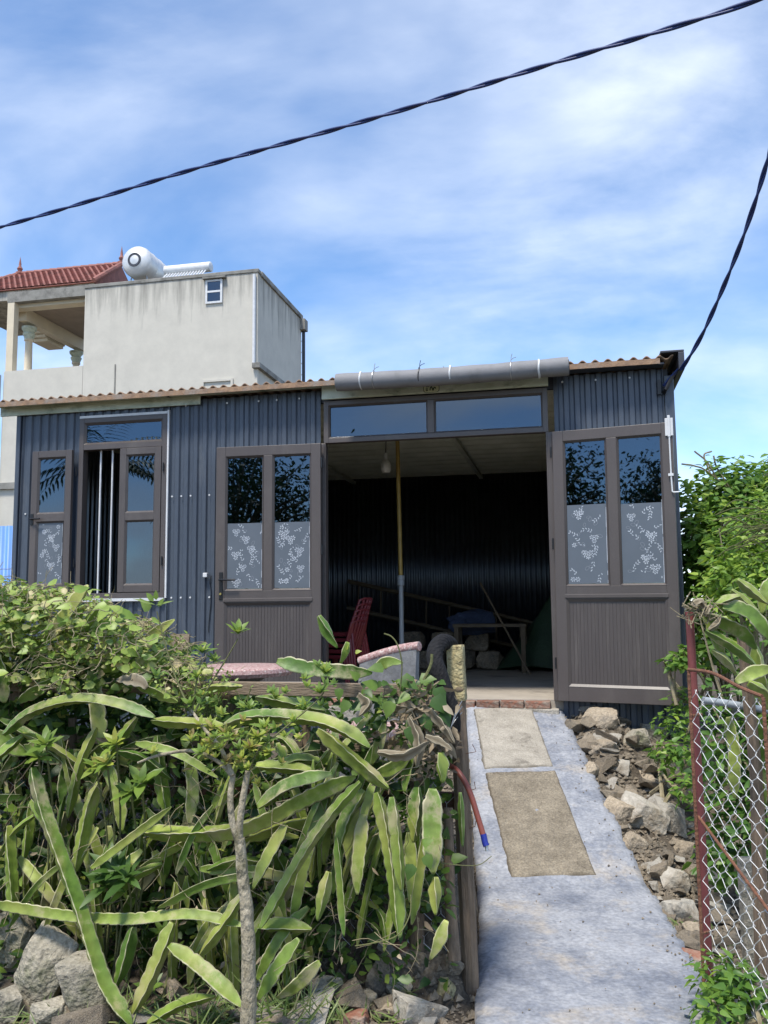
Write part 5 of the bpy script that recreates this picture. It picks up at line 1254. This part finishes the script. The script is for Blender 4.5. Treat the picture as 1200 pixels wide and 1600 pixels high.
# creeper smothering the left end of the fence
cp = empty('creeper', (-1.5, 4.2, -0.4)); tag(cp, 'tangled vine with small leaves heaped over the left fence end', 'vine')
lb_ = LB()
mounds = [(20, 985, 100, 75), (95, 985, 90, 70), (170, 1010, 80, 55), (230, 1025, 60, 45), (285, 1065, 45, 35), (40, 1050, 100, 50), (140, 1060, 80, 40), (0, 950, 70, 45), (-60, 980, 90, 80)]
for mx_, my_, rw, rh in mounds:
    Y0 = depth(mx_, my_, 0.0) ; c = at(mx_, my_, Y0); k = Y0 / FOC
    for _ in range(int(rw * rh / 6)):
        d = rdir(-0.4, 1); p = c + Vector((d.x * rw * k, d.y * 0.35, d.z * rh * k)) * rp.uniform(0.72, 1.06)
        up = (d + rdir() * 0.7 + Vector((0, -0.2, 0.6))).normalized(); dd = rdir(-0.6, 0.3)
        t = min(0.99, max(0, rp.gauss(0.66, 0.2))); s_ = rp.choice((0.016, 0.022, 0.03, 0.05)) * rp.uniform(0.8, 1.25)
        lb_.leaf(p, dd, up, s_, s_ * rp.uniform(0.5, 0.85), t, 0.25, rp.uniform(0, .35), rp.choice((0, 1, 1)))
for _ in range(60):
    px = rp.uniform(-10, 250); py = 925 + max(0, px - 100) * .32 + rp.uniform(-15, 60); s_ = rp.uniform(.05, .085)
    lb_.leaf(at(px, py, depth(px, py, rp.uniform(.2, .38))), rdir(-.3, .9), Vector((rp.uniform(-.6, .6), -1, .8)), s_, s_ * rp.uniform(.55, .8), rp.uniform(.4, .72), .25, .25, 1)
lb_.build('leaves', 'vine', cp, 'stuff')
b = MB()
for _ in range(520):
    mx_, my_, rw, rh = rp.choice(mounds); Y0 = depth(mx_, my_, 0.05); k = Y0 / FOC; d = rdir(0, 1)
    p = at(mx_, my_, Y0) + Vector((d.x * rw * k, d.y * 0.35 - .1, d.z * rh * k)) * 1.0; pts = [p]; dr_ = rdir(-.3, .6)
    for q in range(5): dr_ = (dr_ + rdir() * 0.6).normalized(); pts.append(pts[-1] + dr_ * rp.uniform(0.015, 0.035))
    b.tube(pts, rp.uniform(0.0010, 0.0021), 4, False)
b.v = [(v[0]-cp.location.x, v[1]-cp.location.y, v[2]-cp.location.z) for v in b.v]
tw_ = b.build('dry_twigs', M['twig'], cp); tw_['kind'] = 'stuff'

# undergrowth: dark leaves filling the depth of the thicket and bits of dead leaf
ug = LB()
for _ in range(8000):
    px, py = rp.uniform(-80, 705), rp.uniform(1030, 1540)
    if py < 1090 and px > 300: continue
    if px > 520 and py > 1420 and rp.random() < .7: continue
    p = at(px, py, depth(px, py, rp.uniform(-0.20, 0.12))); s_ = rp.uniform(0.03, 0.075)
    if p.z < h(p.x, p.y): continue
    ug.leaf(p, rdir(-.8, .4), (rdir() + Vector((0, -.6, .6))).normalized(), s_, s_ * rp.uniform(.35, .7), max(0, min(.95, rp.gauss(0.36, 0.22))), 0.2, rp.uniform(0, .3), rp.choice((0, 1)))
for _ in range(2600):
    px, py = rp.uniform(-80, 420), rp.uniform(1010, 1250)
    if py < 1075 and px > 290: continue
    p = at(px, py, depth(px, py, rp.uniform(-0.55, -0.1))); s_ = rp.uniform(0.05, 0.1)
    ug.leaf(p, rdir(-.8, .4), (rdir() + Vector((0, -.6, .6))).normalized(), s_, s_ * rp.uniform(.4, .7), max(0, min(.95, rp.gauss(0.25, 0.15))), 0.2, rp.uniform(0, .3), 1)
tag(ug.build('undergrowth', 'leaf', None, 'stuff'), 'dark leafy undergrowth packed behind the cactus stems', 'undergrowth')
dl_ = LB()
for _ in range(420):
    px, py = rp.gauss(665, 30), rp.gauss(1130, 38)
    if not (585 < px < 716 and 1060 < py < 1230): continue
    p = at(px, py, depth(px, py, rp.uniform(0.05, 0.36))); s_ = rp.uniform(0.025, 0.065)
    dl_.leaf(p, rdir(-1, .3), rdir(), s_, s_ * rp.uniform(.25, .6), rp.uniform(0, .85), .5, rp.uniform(-.4, .7))
for _ in range(260):
    px, py = rp.uniform(-20, 690), rp.uniform(1150, 1590)
    p = at(px, py, depth(px, py, rp.uniform(0, 0.3)))
    if p.z < h(p.x, p.y): continue
    s_ = rp.uniform(0.02, 0.05); dl_.leaf(p, rdir(-1, .3), rdir(), s_, s_ * rp.uniform(.25, .5), rp.uniform(0, 1), .5, rp.uniform(-.4, .7))
tag(dl_.build('dead_leaves', 'dry', None, 'stuff'), 'curled dry brown leaves caught between the cactus stems', 'dead leaves')

# shrub with a pale trunk in front of the cactus
sh = empty('garden_shrub', hit(385, 1612)); tag(sh, 'pale barked forked shrub standing in front of the cactus', 'shrub')
Ysh = min(3.15, Vector(sh.location).y); sh.location = at(386, 1612, Ysh)
def relp(o, P): return [Vector(p) - Vector(o.location) for p in P]
def branch(o, P, r0, r1, m, name='branch', n=8):
    C = catmull(P, n); k = len(C); C = [p + Vector((mnoise.noise(p * 9), 0, mnoise.noise(p * 9 + Vector((5, 0, 0))))) * r0 * 0.25 for p in C]
    return MB().tube(relp(o, C), [(r0 + (r1 - r0) * i / (k - 1)) * (1 + 0.10 * mnoise.noise(C[i] * 25)) for i in range(k)], 10).build(name, M[m], o, True)
A = lambda x, y, dy=0.0: at(x, y, Ysh + dy)
branch(sh, [A(388, 1640), A(387, 1590), A(389, 1500), A(384, 1420), A(377, 1360), A(372, 1310)], 0.029, 0.019, 'bark', 'trunk', 10)
branch(sh, [A(372, 1318), A(362, 1280), A(361, 1240), A(365, 1210, .02)], 0.013, 0.010, 'bark')
branch(sh, [A(373, 1315), A(374, 1285), A(382, 1240), A(388, 1205)], 0.014, 0.010, 'bark')
branch(sh, [A(364, 1213, .02), A(340, 1190, .03), A(300, 1173, .05), A(250, 1180, .06), A(215, 1192, .08)], 0.009, 0.004, 'bark')
branch(sh, [A(364, 1212), A(345, 1170, .05), A(320, 1140, .1), A(300, 1110, .15)], 0.009, 0.005, 'bark')
branch(sh, [A(300, 1115, .15), A(275, 1060, .2), A(255, 995, .22), A(245, 955, .22)], 0.0042, 0.002, 'greentwig')
branch(sh, [A(305, 1112, .15), A(325, 1075, .18), A(350, 1035, .2), A(372, 998, .2)], 0.0042, 0.002, 'greentwig')
branch(sh, [A(388, 1208), A(400, 1180), A(430, 1150, .05), A(500, 1090, .1), A(508, 1060, .12)], 0.0045, 0.002, 'greentwig')
branch(sh, [A(300, 1115, .15), A(308, 1060, .15), A(315, 1030, .18)], 0.004, 0.002, 'greentwig')
sl_ = LB()
def rosette(lb, c, axis, n, L_, W_, t0, spread=0.75, shape=0, jit=0.12):
    axis = axis.normalized(); a1 = axis.cross(Vector((0.2, 1, 0.1))).normalized(); a2 = axis.cross(a1)
    for i in range(n):
        a = i * 2.399 + rp.uniform(-.3, .3); sp = spread * (0.55 + 0.75 * i / n); d = axis * math.cos(sp) + (a1 * math.cos(a) + a2 * math.sin(a)) * math.sin(sp)
        l = L_ * rp.uniform(0.65, 1.1) * (0.6 + 0.4 * i / n)
        lb.leaf(c + axis * (0.012 * (n - i) / n), d, axis + d * 0.01, l, W_ * l / L_, max(0, min(.99, t0 + rp.uniform(-jit, jit) + 0.12 * (1 - i / n))), 0.2, rp.uniform(.05, .4), shape)
for px, py, dy, n, L_, t in ((372, 992, .2, 9, .06, .66), (392, 1172, -.02, 14, .05, .84), (402, 1155, 0, 10, .045, .82), (352, 1150, .03, 12, .045, .80), (330, 1135, .05, 9, .04, .8), (300, 1160, .04, 8, .035, .78), (240, 1180, .06, 8, .035, .76), (378, 1190, 0, 10, .04, .84), (355, 1195, 0, 9, .04, .88), (508, 1055, .12, 12, .05, .68), (500, 1085, .1, 10, .045, .6), (316, 1022, .18, 10, .05, .62), (335, 1035, .18, 8, .04, .66), (308, 1060, .15, 9, .04, .7), (245, 1060, .1, 5, .05, .5), (415, 1140, .03, 8, .05, .7), (460, 1130, .05, 8, .04, .66), (390, 1110, .1, 8, .045, .6), (430, 1095, .1, 7, .045, .7)):
    rosette(sl_, A(px, py, dy), Vector((rp.uniform(-.3, .3), -0.45, 1)), n + 3, L_ * 1.3, L_ * .46, t)
for _ in range(46):
    px, py = rp.gauss(375, 42), rp.gauss(1165, 24)
    rosette(sl_, A(px, py, rp.uniform(-.03, .12)), Vector((rp.uniform(-.5, .5), -0.5, 1)), 7, rp.uniform(.035, .055), .02, rp.choice((.6, .72, .82, .86)))
for _ in range(26):
    px, py = rp.uniform(280, 540), rp.gauss(1095, 22)
    if 305 < px < 470 and py < 1082: continue
    rosette(sl_, A(px, py, rp.uniform(.05, .25)), Vector((rp.uniform(-.5, .5), -0.5, 1)), 7, rp.uniform(.035, .06), .022, rp.choice((.5, .62, .72)))
for px, py, a, L_ in ((243, 945, 2.8, .09), (243, 946, 0.3, .075), (244, 938, 1.6, .04), (240, 940, 2.2, .045), (247, 948, 1.0, .04)):
    sl_.leaf(A(px, py, .22), Vector((math.cos(a), -.2, math.sin(a))), Vector((0, -1, .5)), L_, L_ * (.12 if L_ > .06 else .5), .72)
sl_.build('leaves', 'leaf', sh, 'stuff')

# loose leafy weed between shrub and fence
wd = empty('leafy_weed', at(310, 1110, depth(310, 1110, .05))); tag(wd, 'small leaved pale green weed growing in front of the round table', 'weed')
wl = LB()
for _ in range(330):
    px, py = rp.gauss(305, 38), rp.gauss(1075, 30); p = at(px, py, depth(px, py, rp.uniform(0, .2))); s_ = rp.uniform(.018, .034)
    wl.leaf(p, rdir(-.2, .9), (rdir() + Vector((0, -.4, .8))), s_, s_ * .42, rp.gauss(.55, .1), .2, .2)
wl.build('leaves', 'vine', wd, 'stuff')
b = MB()
for _ in range(40):
    px = rp.gauss(305, 32); p = at(px, 1120, depth(px, 1120, .08)); b.tube(relp(wd, [p, p + Vector((rp.uniform(-.03, .03), 0, .07)), p + Vector((rp.uniform(-.06, .06), 0, rp.uniform(.1, .17)))]), 0.0016, 4)
b.build('stalks', M['greentwig'], wd)['kind'] = 'stuff'

# broad leaved saplings poking through
def sapling(label, tips, L_, W_, t0, n, group='broad leaved saplings in the thicket'):
    c0 = tips[0]; e = empty('sapling', at(c0[0], c0[1] + 60, depth(c0[0], c0[1], .3))); e.location.z = -0.75; tag(e, label, 'sapling', group)
    lbx = LB(); b = MB()
    for px, py, off in tips:
        c = at(px, py, depth(px, py, off)); rosette(lbx, c, Vector((rp.uniform(-.25, .25), -.55, .8)), n, L_, W_, t0, 0.95)
        b.tube(relp(e, catmull([Vector(e.location), Vector(e.location).lerp(c, .6) + Vector((.02, .05, 0)), c], 6)), 0.0045, 6)
    b.build('stalk', M['greentwig'], e, True); lbx.build('leaves', 'leaf', e, 'stuff')
sapling('sapling with a star of bright leaves at the left, above the long cactus stem', [(72, 1165, .42), (60, 1185, .4)], .105, .034, .62, 13)
sapling('sapling with pointed yellowish leaves left of the shrub', [(168, 1195, .44), (182, 1165, .42), (150, 1200, .42)], .10, .034, .74, 12)
sapling('sapling with drooping broad mid green leaves left of the shrub', [(205, 1240, .36), (222, 1225, .34)], .12, .05, .55, 8)
sapling('sapling with long dark drooping leaves low in the thicket', [(178, 1365, .36), (165, 1385, .34), (200, 1372, .36)], .15, .042, .25, 12)
sapling('sapling with dark leaves at the foot of the middle cactus', [(255, 1460, .2), (235, 1545, .3)], .08, .03, .5, 9)
# heart leaved climber at the right of the fence
hl = empty('climber', at(640, 1100, depth(640, 1100, .2))); tag(hl, 'heart leaved climber on the fence top beside the tyre strip', 'climber')
hb = LB()
for px, py, a, L_, t, off in ((600, 1045, 3.0, .07, .5, .3), (625, 1060, -.4, .085, .4, .32), (655, 1062, .2, .07, .5, .3), (680, 1075, -.9, .075, .22, .34), (675, 1090, -.7, .09, .2, .36), (662, 1115, -1.2, .075, .3, .34), (690, 1110, -1.0, .07, .18, .34), (640, 1085, 3.6, .06, .6, .34), (575, 1100, 3.4, .06, .5, .3), (610, 1095, -1.8, .07, .62, .36), (590, 1075, 2.6, .07, .55, .3), (560, 1062, 2.2, .05, .65, .3), (640, 1135, -1.4, .07, .3, .36), (665, 1335, -1.2, .055, .5, .42), (645, 1350, -2, .06, .3, .4), (660, 1320, .6, .045, .6, .42), (540, 1015, 1.2, .03, .85, .12), (555, 1020, .4, .03, .85, .12), (530, 1075, -1.6, .05, .5, .3), (545, 1095, -2.2, .06, .5, .3)):
    hb.leaf(at(px, py, depth(px, py, off)), Vector((math.cos(a), -.35, math.sin(a))), Vector((rp.uniform(-.3, .3), -1, .9)), L_, L_ * .8, t, .25, .25, 1)
for _ in range(150):
    px, py = rp.uniform(560, 700), rp.uniform(1060, 1160); s_ = rp.uniform(.03, .06)
    hb.leaf(at(px, py, depth(px, py, rp.uniform(.0, .25))), rdir(-.9, .3), Vector((rp.uniform(-.4, .4), -.8, .8)), s_, s_ * .75, max(0, rp.gauss(.35, .18)), .25, .25, 1)
hb.build('leaves', 'leaf', hl, 'stuff')
def runner(P, r_): MB().tube(relp(hl, catmull(P, 6)), r_, 6).build('runner', M['greentwig'], hl, True)
runner([at(625, 1085, 3.45), at(628, 1040, 3.43), at(622, 1010, 3.42), at(612, 995, 3.42), at(600, 990, 3.42)], 0.0028)
runner([at(555, 1478, 3.25), at(580, 1474, 3.22), at(620, 1462, 3.2), at(640, 1430, 3.22), at(642, 1398, 3.25)], 0.0022)
runner([at(668, 1344, 3.35), at(700, 1350, 3.33), at(745, 1352, 3.36), at(768, 1338, 3.4)], 0.0018)
runner([at(650, 1085, 3.5), at(672, 1042, 3.5), at(675, 1022, 3.5)], 0.006)
# dry grass and hanging tendrils in the thicket
b = MB()
for _ in range(240):
    px, py = rp.uniform(0, 690), rp.uniform(1150, 1500); p = at(px, py, depth(px, py, rp.uniform(.05, .38))); pts = [p]; d = rdir(-1, .1)
    for q in range(6): d = (d + rdir() * .4 + Vector((0, 0, -.12))).normalized(); pts.append(pts[-1] + d * rp.uniform(.02, .045))
    b.tube(pts, rp.uniform(.0008, .0018), 4, False)
tag(b.build('tendrils', M['twig']), 'thin dry tendrils and roots hanging through the cactus thicket', 'tendrils', kind='stuff')
# grass tufts at the bottom
gl_ = LB()
def tuft(px, py, n, L_, sp):
    c = hit(px, py)
    for _ in range(n):
        p = c + Vector((rp.gauss(0, sp), rp.gauss(0, sp * .5), 0)); p.z = h(p.x, p.y); d = rdir(.35, .95); l = L_ * rp.uniform(.5, 1.1)
        gl_.leaf(p, d, Vector((rp.uniform(-.5, .5), -.5, .6)), l, .006, max(0, min(1, rp.gauss(.5, .25))), .3, rp.uniform(.2, .9), 0)
tuft(60, 1600, 60, .12, .12); tuft(200, 1600, 90, .13, .12); tuft(270, 1560, 60, .10, .1); tuft(440, 1598, 190, .20, .09); tuft(350, 1600, 60, .14, .08); tuft(330, 1612, 60, .16, .06); tuft(620, 1600, 26, .1, .05); tuft(1050, 1478, 40, .09, .08); tuft(640, 1555, 14, .08, .03); tuft(1070, 1450, 30, .08, .06); tuft(520, 1600, 40, .12, .08)
tag(gl_.build('grass', 'grass', None, 'stuff'), 'thin green grass tufts sprouting along the bottom edge', 'grass')

# ------------------------------------------------------------------ bushes right of the shed
def bush(name, label, cat, blobs, n, ls, t0, tj, loc, group, m='bush', shape=0, twigs=30):
    e = empty(name, loc); tag(e, label, cat, group); lb = LB(); tot = sum(r[1][0] * r[1][2] for r in blobs)
    for c, r_ in blobs:
        for _ in range(int(n * r_[0] * r_[2] / tot)):
            d = rdir(-.7, 1); q = rp.uniform(.55, 1.06) if rp.random() < .75 else rp.uniform(.2, .7)
            jig = 1 + .18 * mnoise.noise(Vector(c) + d * 2.3)
            p = Vector(c) + Vector((d.x * r_[0], d.y * r_[1], d.z * r_[2])) * q * jig; s_ = ls * rp.uniform(.6, 1.25)
            up = (d * .7 + rdir() * .6 + Vector((0, 0, .6))).normalized(); dd = (rdir(-.7, .25) + d * .5)
            lb.leaf(p, dd, up, s_, s_ * rp.uniform(.38, .55), max(0, min(.99, rp.gauss(t0, tj))), .22, rp.uniform(.05, .4), shape)
    lb.build('leaves', m, e, 'stuff'); b = MB()
    for _ in range(twigs):
        c, r_ = rp.choice(blobs); d = rdir(0, 1); p1 = Vector(c) + Vector((d.x * r_[0], d.y * r_[1], d.z * r_[2])) * rp.uniform(.7, 1.05); p0 = Vector(loc) + Vector((rp.uniform(-.2, .2), rp.uniform(-.2, .2), 0))
        b.tube(relp(e, catmull([p0, p0.lerp(p1, .5) + rdir() * .1, p1], 5)), [.012 * (1 - i / 11) + .003 for i in range(11)], 5)
    b.build('branches', M['twig'], e); return e
def bl(px, py, Y, rw, rh, ry): k = Y / FOC; return (at(px, py, Y), (rw * k, ry, rh * k))
bush('tall_bush', 'tall dark green bush pressed against the right end of the shed', 'bush', [bl(1120, 800, 8.0, 70, 80, .55), bl(1150, 770, 8.2, 60, 55, .5), bl(1100, 880, 7.8, 60, 70, .5), bl(1185, 790, 8.2, 60, 60, .5), bl(1140, 950, 7.7, 90, 70, .5), bl(1105, 850, 7.6, 50, 80, .35), bl(1230, 800, 8.4, 60, 90, .5), bl(1100, 1010, 7.4, 60, 60, .35)], 5600, .10, .58, .22, (3.2, 8.0, -.6), 'bushes right of the shed')
bush('climbing_bush', 'bright yellow green vine bush behind the red gate post', 'bush', [bl(1185, 850, 6.0, 70, 75, .4), bl(1160, 900, 5.8, 60, 60, .35), bl(1210, 930, 5.6, 80, 80, .4), bl(1130, 930, 5.9, 45, 45, .25), bl(1240, 850, 6, 70, 110, .4)], 3400, .07, .8, .14, (2.6, 5.9, -.7), 'bushes right of the shed', shape=1)
bush('tall_bush', 'bush with the highest leafy shoots at the right edge', 'bush', [bl(1203, 742, 9.0, 26, 20, .3), bl(1265, 730, 9.2, 70, 50, .5), bl(1270, 790, 9.2, 100, 100, .6)], 1500, .11, .6, .15, (4.2, 9.1, -.6), 'bushes right of the shed')
bush('low_bush', 'small leafy shrub growing across the bottom corner of the right door', 'bush', [bl(1062, 1035, 6.25, 26, 17, .12), bl(1075, 1025, 6.3, 20, 18, .12)], 230, .065, .66, .15, at(1085, 1100, 6.3), 'bushes right of the shed', twigs=8)
bush('ground_creeper', 'green creeper on the rubble below the right door corner', 'creeper', [bl(1055, 1135, 6.2, 34, 26, .2), bl(1060, 1185, 5.9, 34, 34, .2), bl(1078, 1235, 5.6, 28, 26, .15), bl(1040, 1175, 6.0, 22, 18, .12), bl(1075, 1100, 6.4, 24, 30, .2)], 620, .06, .62, .16, at(1065, 1250, 5.8), 'bushes right of the shed', shape=1, twigs=6)
bush('weed_clump', 'pale green weed clump behind the foot of the wire gate', 'weed', [bl(1130, 1530, 3.45, 45, 40, .12), bl(1165, 1560, 3.4, 45, 45, .12), bl(1110, 1580, 3.3, 30, 30, .1)], 420, .05, .6, .15, at(1130, 1610, 3.4), 'bushes right of the shed', shape=1, twigs=6)
bush('shade_bush', 'dark bush filling the space behind the wire gate', 'bush', [bl(1150, 1180, 4.9, 75, 120, .3), bl(1190, 1300, 4.7, 70, 120, .3), bl(1130, 1330, 4.8, 40, 80, .25), bl(1230, 1150, 4.8, 80, 140, .3)], 1900, .075, .4, .2, (2.1, 4.8, -.8), 'bushes right of the shed', twigs=6)
b = MB()
for P in ([(1180, 800), (1110, 740), (1085, 728), (1065, 725)], [(1120, 748), (1105, 722), (1085, 705)], [(1110, 740), (1100, 712), (1112, 705)], [(1140, 762), (1120, 730), (1115, 712)]): b.tube(catmull([at(x, y, 7.9) for x, y in P], 6), .008, 5)
tag(b.build('bare_branch', M['twig']), 'bare dry branches sticking out above the dark bush', 'branch')
b = MB()
for _ in range(26):
    x0, y0 = rp.uniform(1110, 1200), rp.uniform(790, 880); b.tube(catmull([at(x0, y0, 5.5), at(x0 + 30, y0 - rp.uniform(5, 25), 5.4), at(x0 + rp.uniform(50, 90), y0 - rp.uniform(-10, 20), 5.45)], 6), .0035, 5)
tag(b.build('vine_stalks', M['greentwig']), 'arching yellow green stalks over the bright vine bush', 'stalks', kind='stuff')
bush('far_hedge', 'low green hedge far behind the shed on the right', 'hedge', [((6 + i * 1.6, 16 + (i % 2), .3), (1.2, .8, 1.5)) for i in range(8)], 2600, .2, .4, .2, (9, 16, -.8), 'bushes right of the shed')
lf = bush('low_bush', 'bit of leafy shrub at the left edge below the blue fence', 'bush', [((-4.9, 8.3, .55), (.5, .4, .75)), ((-5.6, 8.4, .6), (.6, .4, .7))], 600, .09, .5, .15, (-5.1, 8.3, -.3), 'bushes right of the shed')
lf['group'] = 'bushes left of the shed'

# ------------------------------------------------------------------ trees across the lane, mirrored in the panes
def tree(label, c, height, crown, n, ls, seed):
    rnd = random.Random(seed); e = empty('shade_tree', c); tag(e, label, 'tree', 'trees across the lane')
    top = Vector((0, 0, height * .5)); MB().tube(catmull([(0, 0, -.1), (.08, .05, height * .25), (-.02, .02, height * .42)], 5), [.15 - .006 * i for i in range(11)], 10).build('trunk', M['bark'], e, True)
    lb = LB(); cc = Vector(c)
    bb = MB()
    for i in range(26):
        a = i * 2.4; el = rnd.uniform(.1, 1.3); tip = Vector((math.cos(a) * math.cos(el) * crown, math.sin(a) * math.cos(el) * crown, height * .55 + math.sin(el) * (height * .42)))
        P = catmull([Vector((0, 0, height * .4)), Vector((0, 0, height * .45)).lerp(tip, .5) + Vector((0, 0, .25)), tip], 6); bb.tube(P, [.06 * (1 - k / 14) + .008 for k in range(len(P))], 6)
        for _ in range(n // 26):
            p = P[rnd.randrange(6, len(P))] + Vector((rnd.gauss(0, .34), rnd.gauss(0, .34), rnd.gauss(0, .27))); s_ = ls * rnd.uniform(.6, 1.2)
            lb.leaf(cc + p, rdir(-.9, .3), rdir(0, 1), s_, s_ * .4, rnd.random(), .2, .2)
    bb.build('limbs', M['twig'], e, True); lb.build('crown', 'far_leaf', e, 'stuff')
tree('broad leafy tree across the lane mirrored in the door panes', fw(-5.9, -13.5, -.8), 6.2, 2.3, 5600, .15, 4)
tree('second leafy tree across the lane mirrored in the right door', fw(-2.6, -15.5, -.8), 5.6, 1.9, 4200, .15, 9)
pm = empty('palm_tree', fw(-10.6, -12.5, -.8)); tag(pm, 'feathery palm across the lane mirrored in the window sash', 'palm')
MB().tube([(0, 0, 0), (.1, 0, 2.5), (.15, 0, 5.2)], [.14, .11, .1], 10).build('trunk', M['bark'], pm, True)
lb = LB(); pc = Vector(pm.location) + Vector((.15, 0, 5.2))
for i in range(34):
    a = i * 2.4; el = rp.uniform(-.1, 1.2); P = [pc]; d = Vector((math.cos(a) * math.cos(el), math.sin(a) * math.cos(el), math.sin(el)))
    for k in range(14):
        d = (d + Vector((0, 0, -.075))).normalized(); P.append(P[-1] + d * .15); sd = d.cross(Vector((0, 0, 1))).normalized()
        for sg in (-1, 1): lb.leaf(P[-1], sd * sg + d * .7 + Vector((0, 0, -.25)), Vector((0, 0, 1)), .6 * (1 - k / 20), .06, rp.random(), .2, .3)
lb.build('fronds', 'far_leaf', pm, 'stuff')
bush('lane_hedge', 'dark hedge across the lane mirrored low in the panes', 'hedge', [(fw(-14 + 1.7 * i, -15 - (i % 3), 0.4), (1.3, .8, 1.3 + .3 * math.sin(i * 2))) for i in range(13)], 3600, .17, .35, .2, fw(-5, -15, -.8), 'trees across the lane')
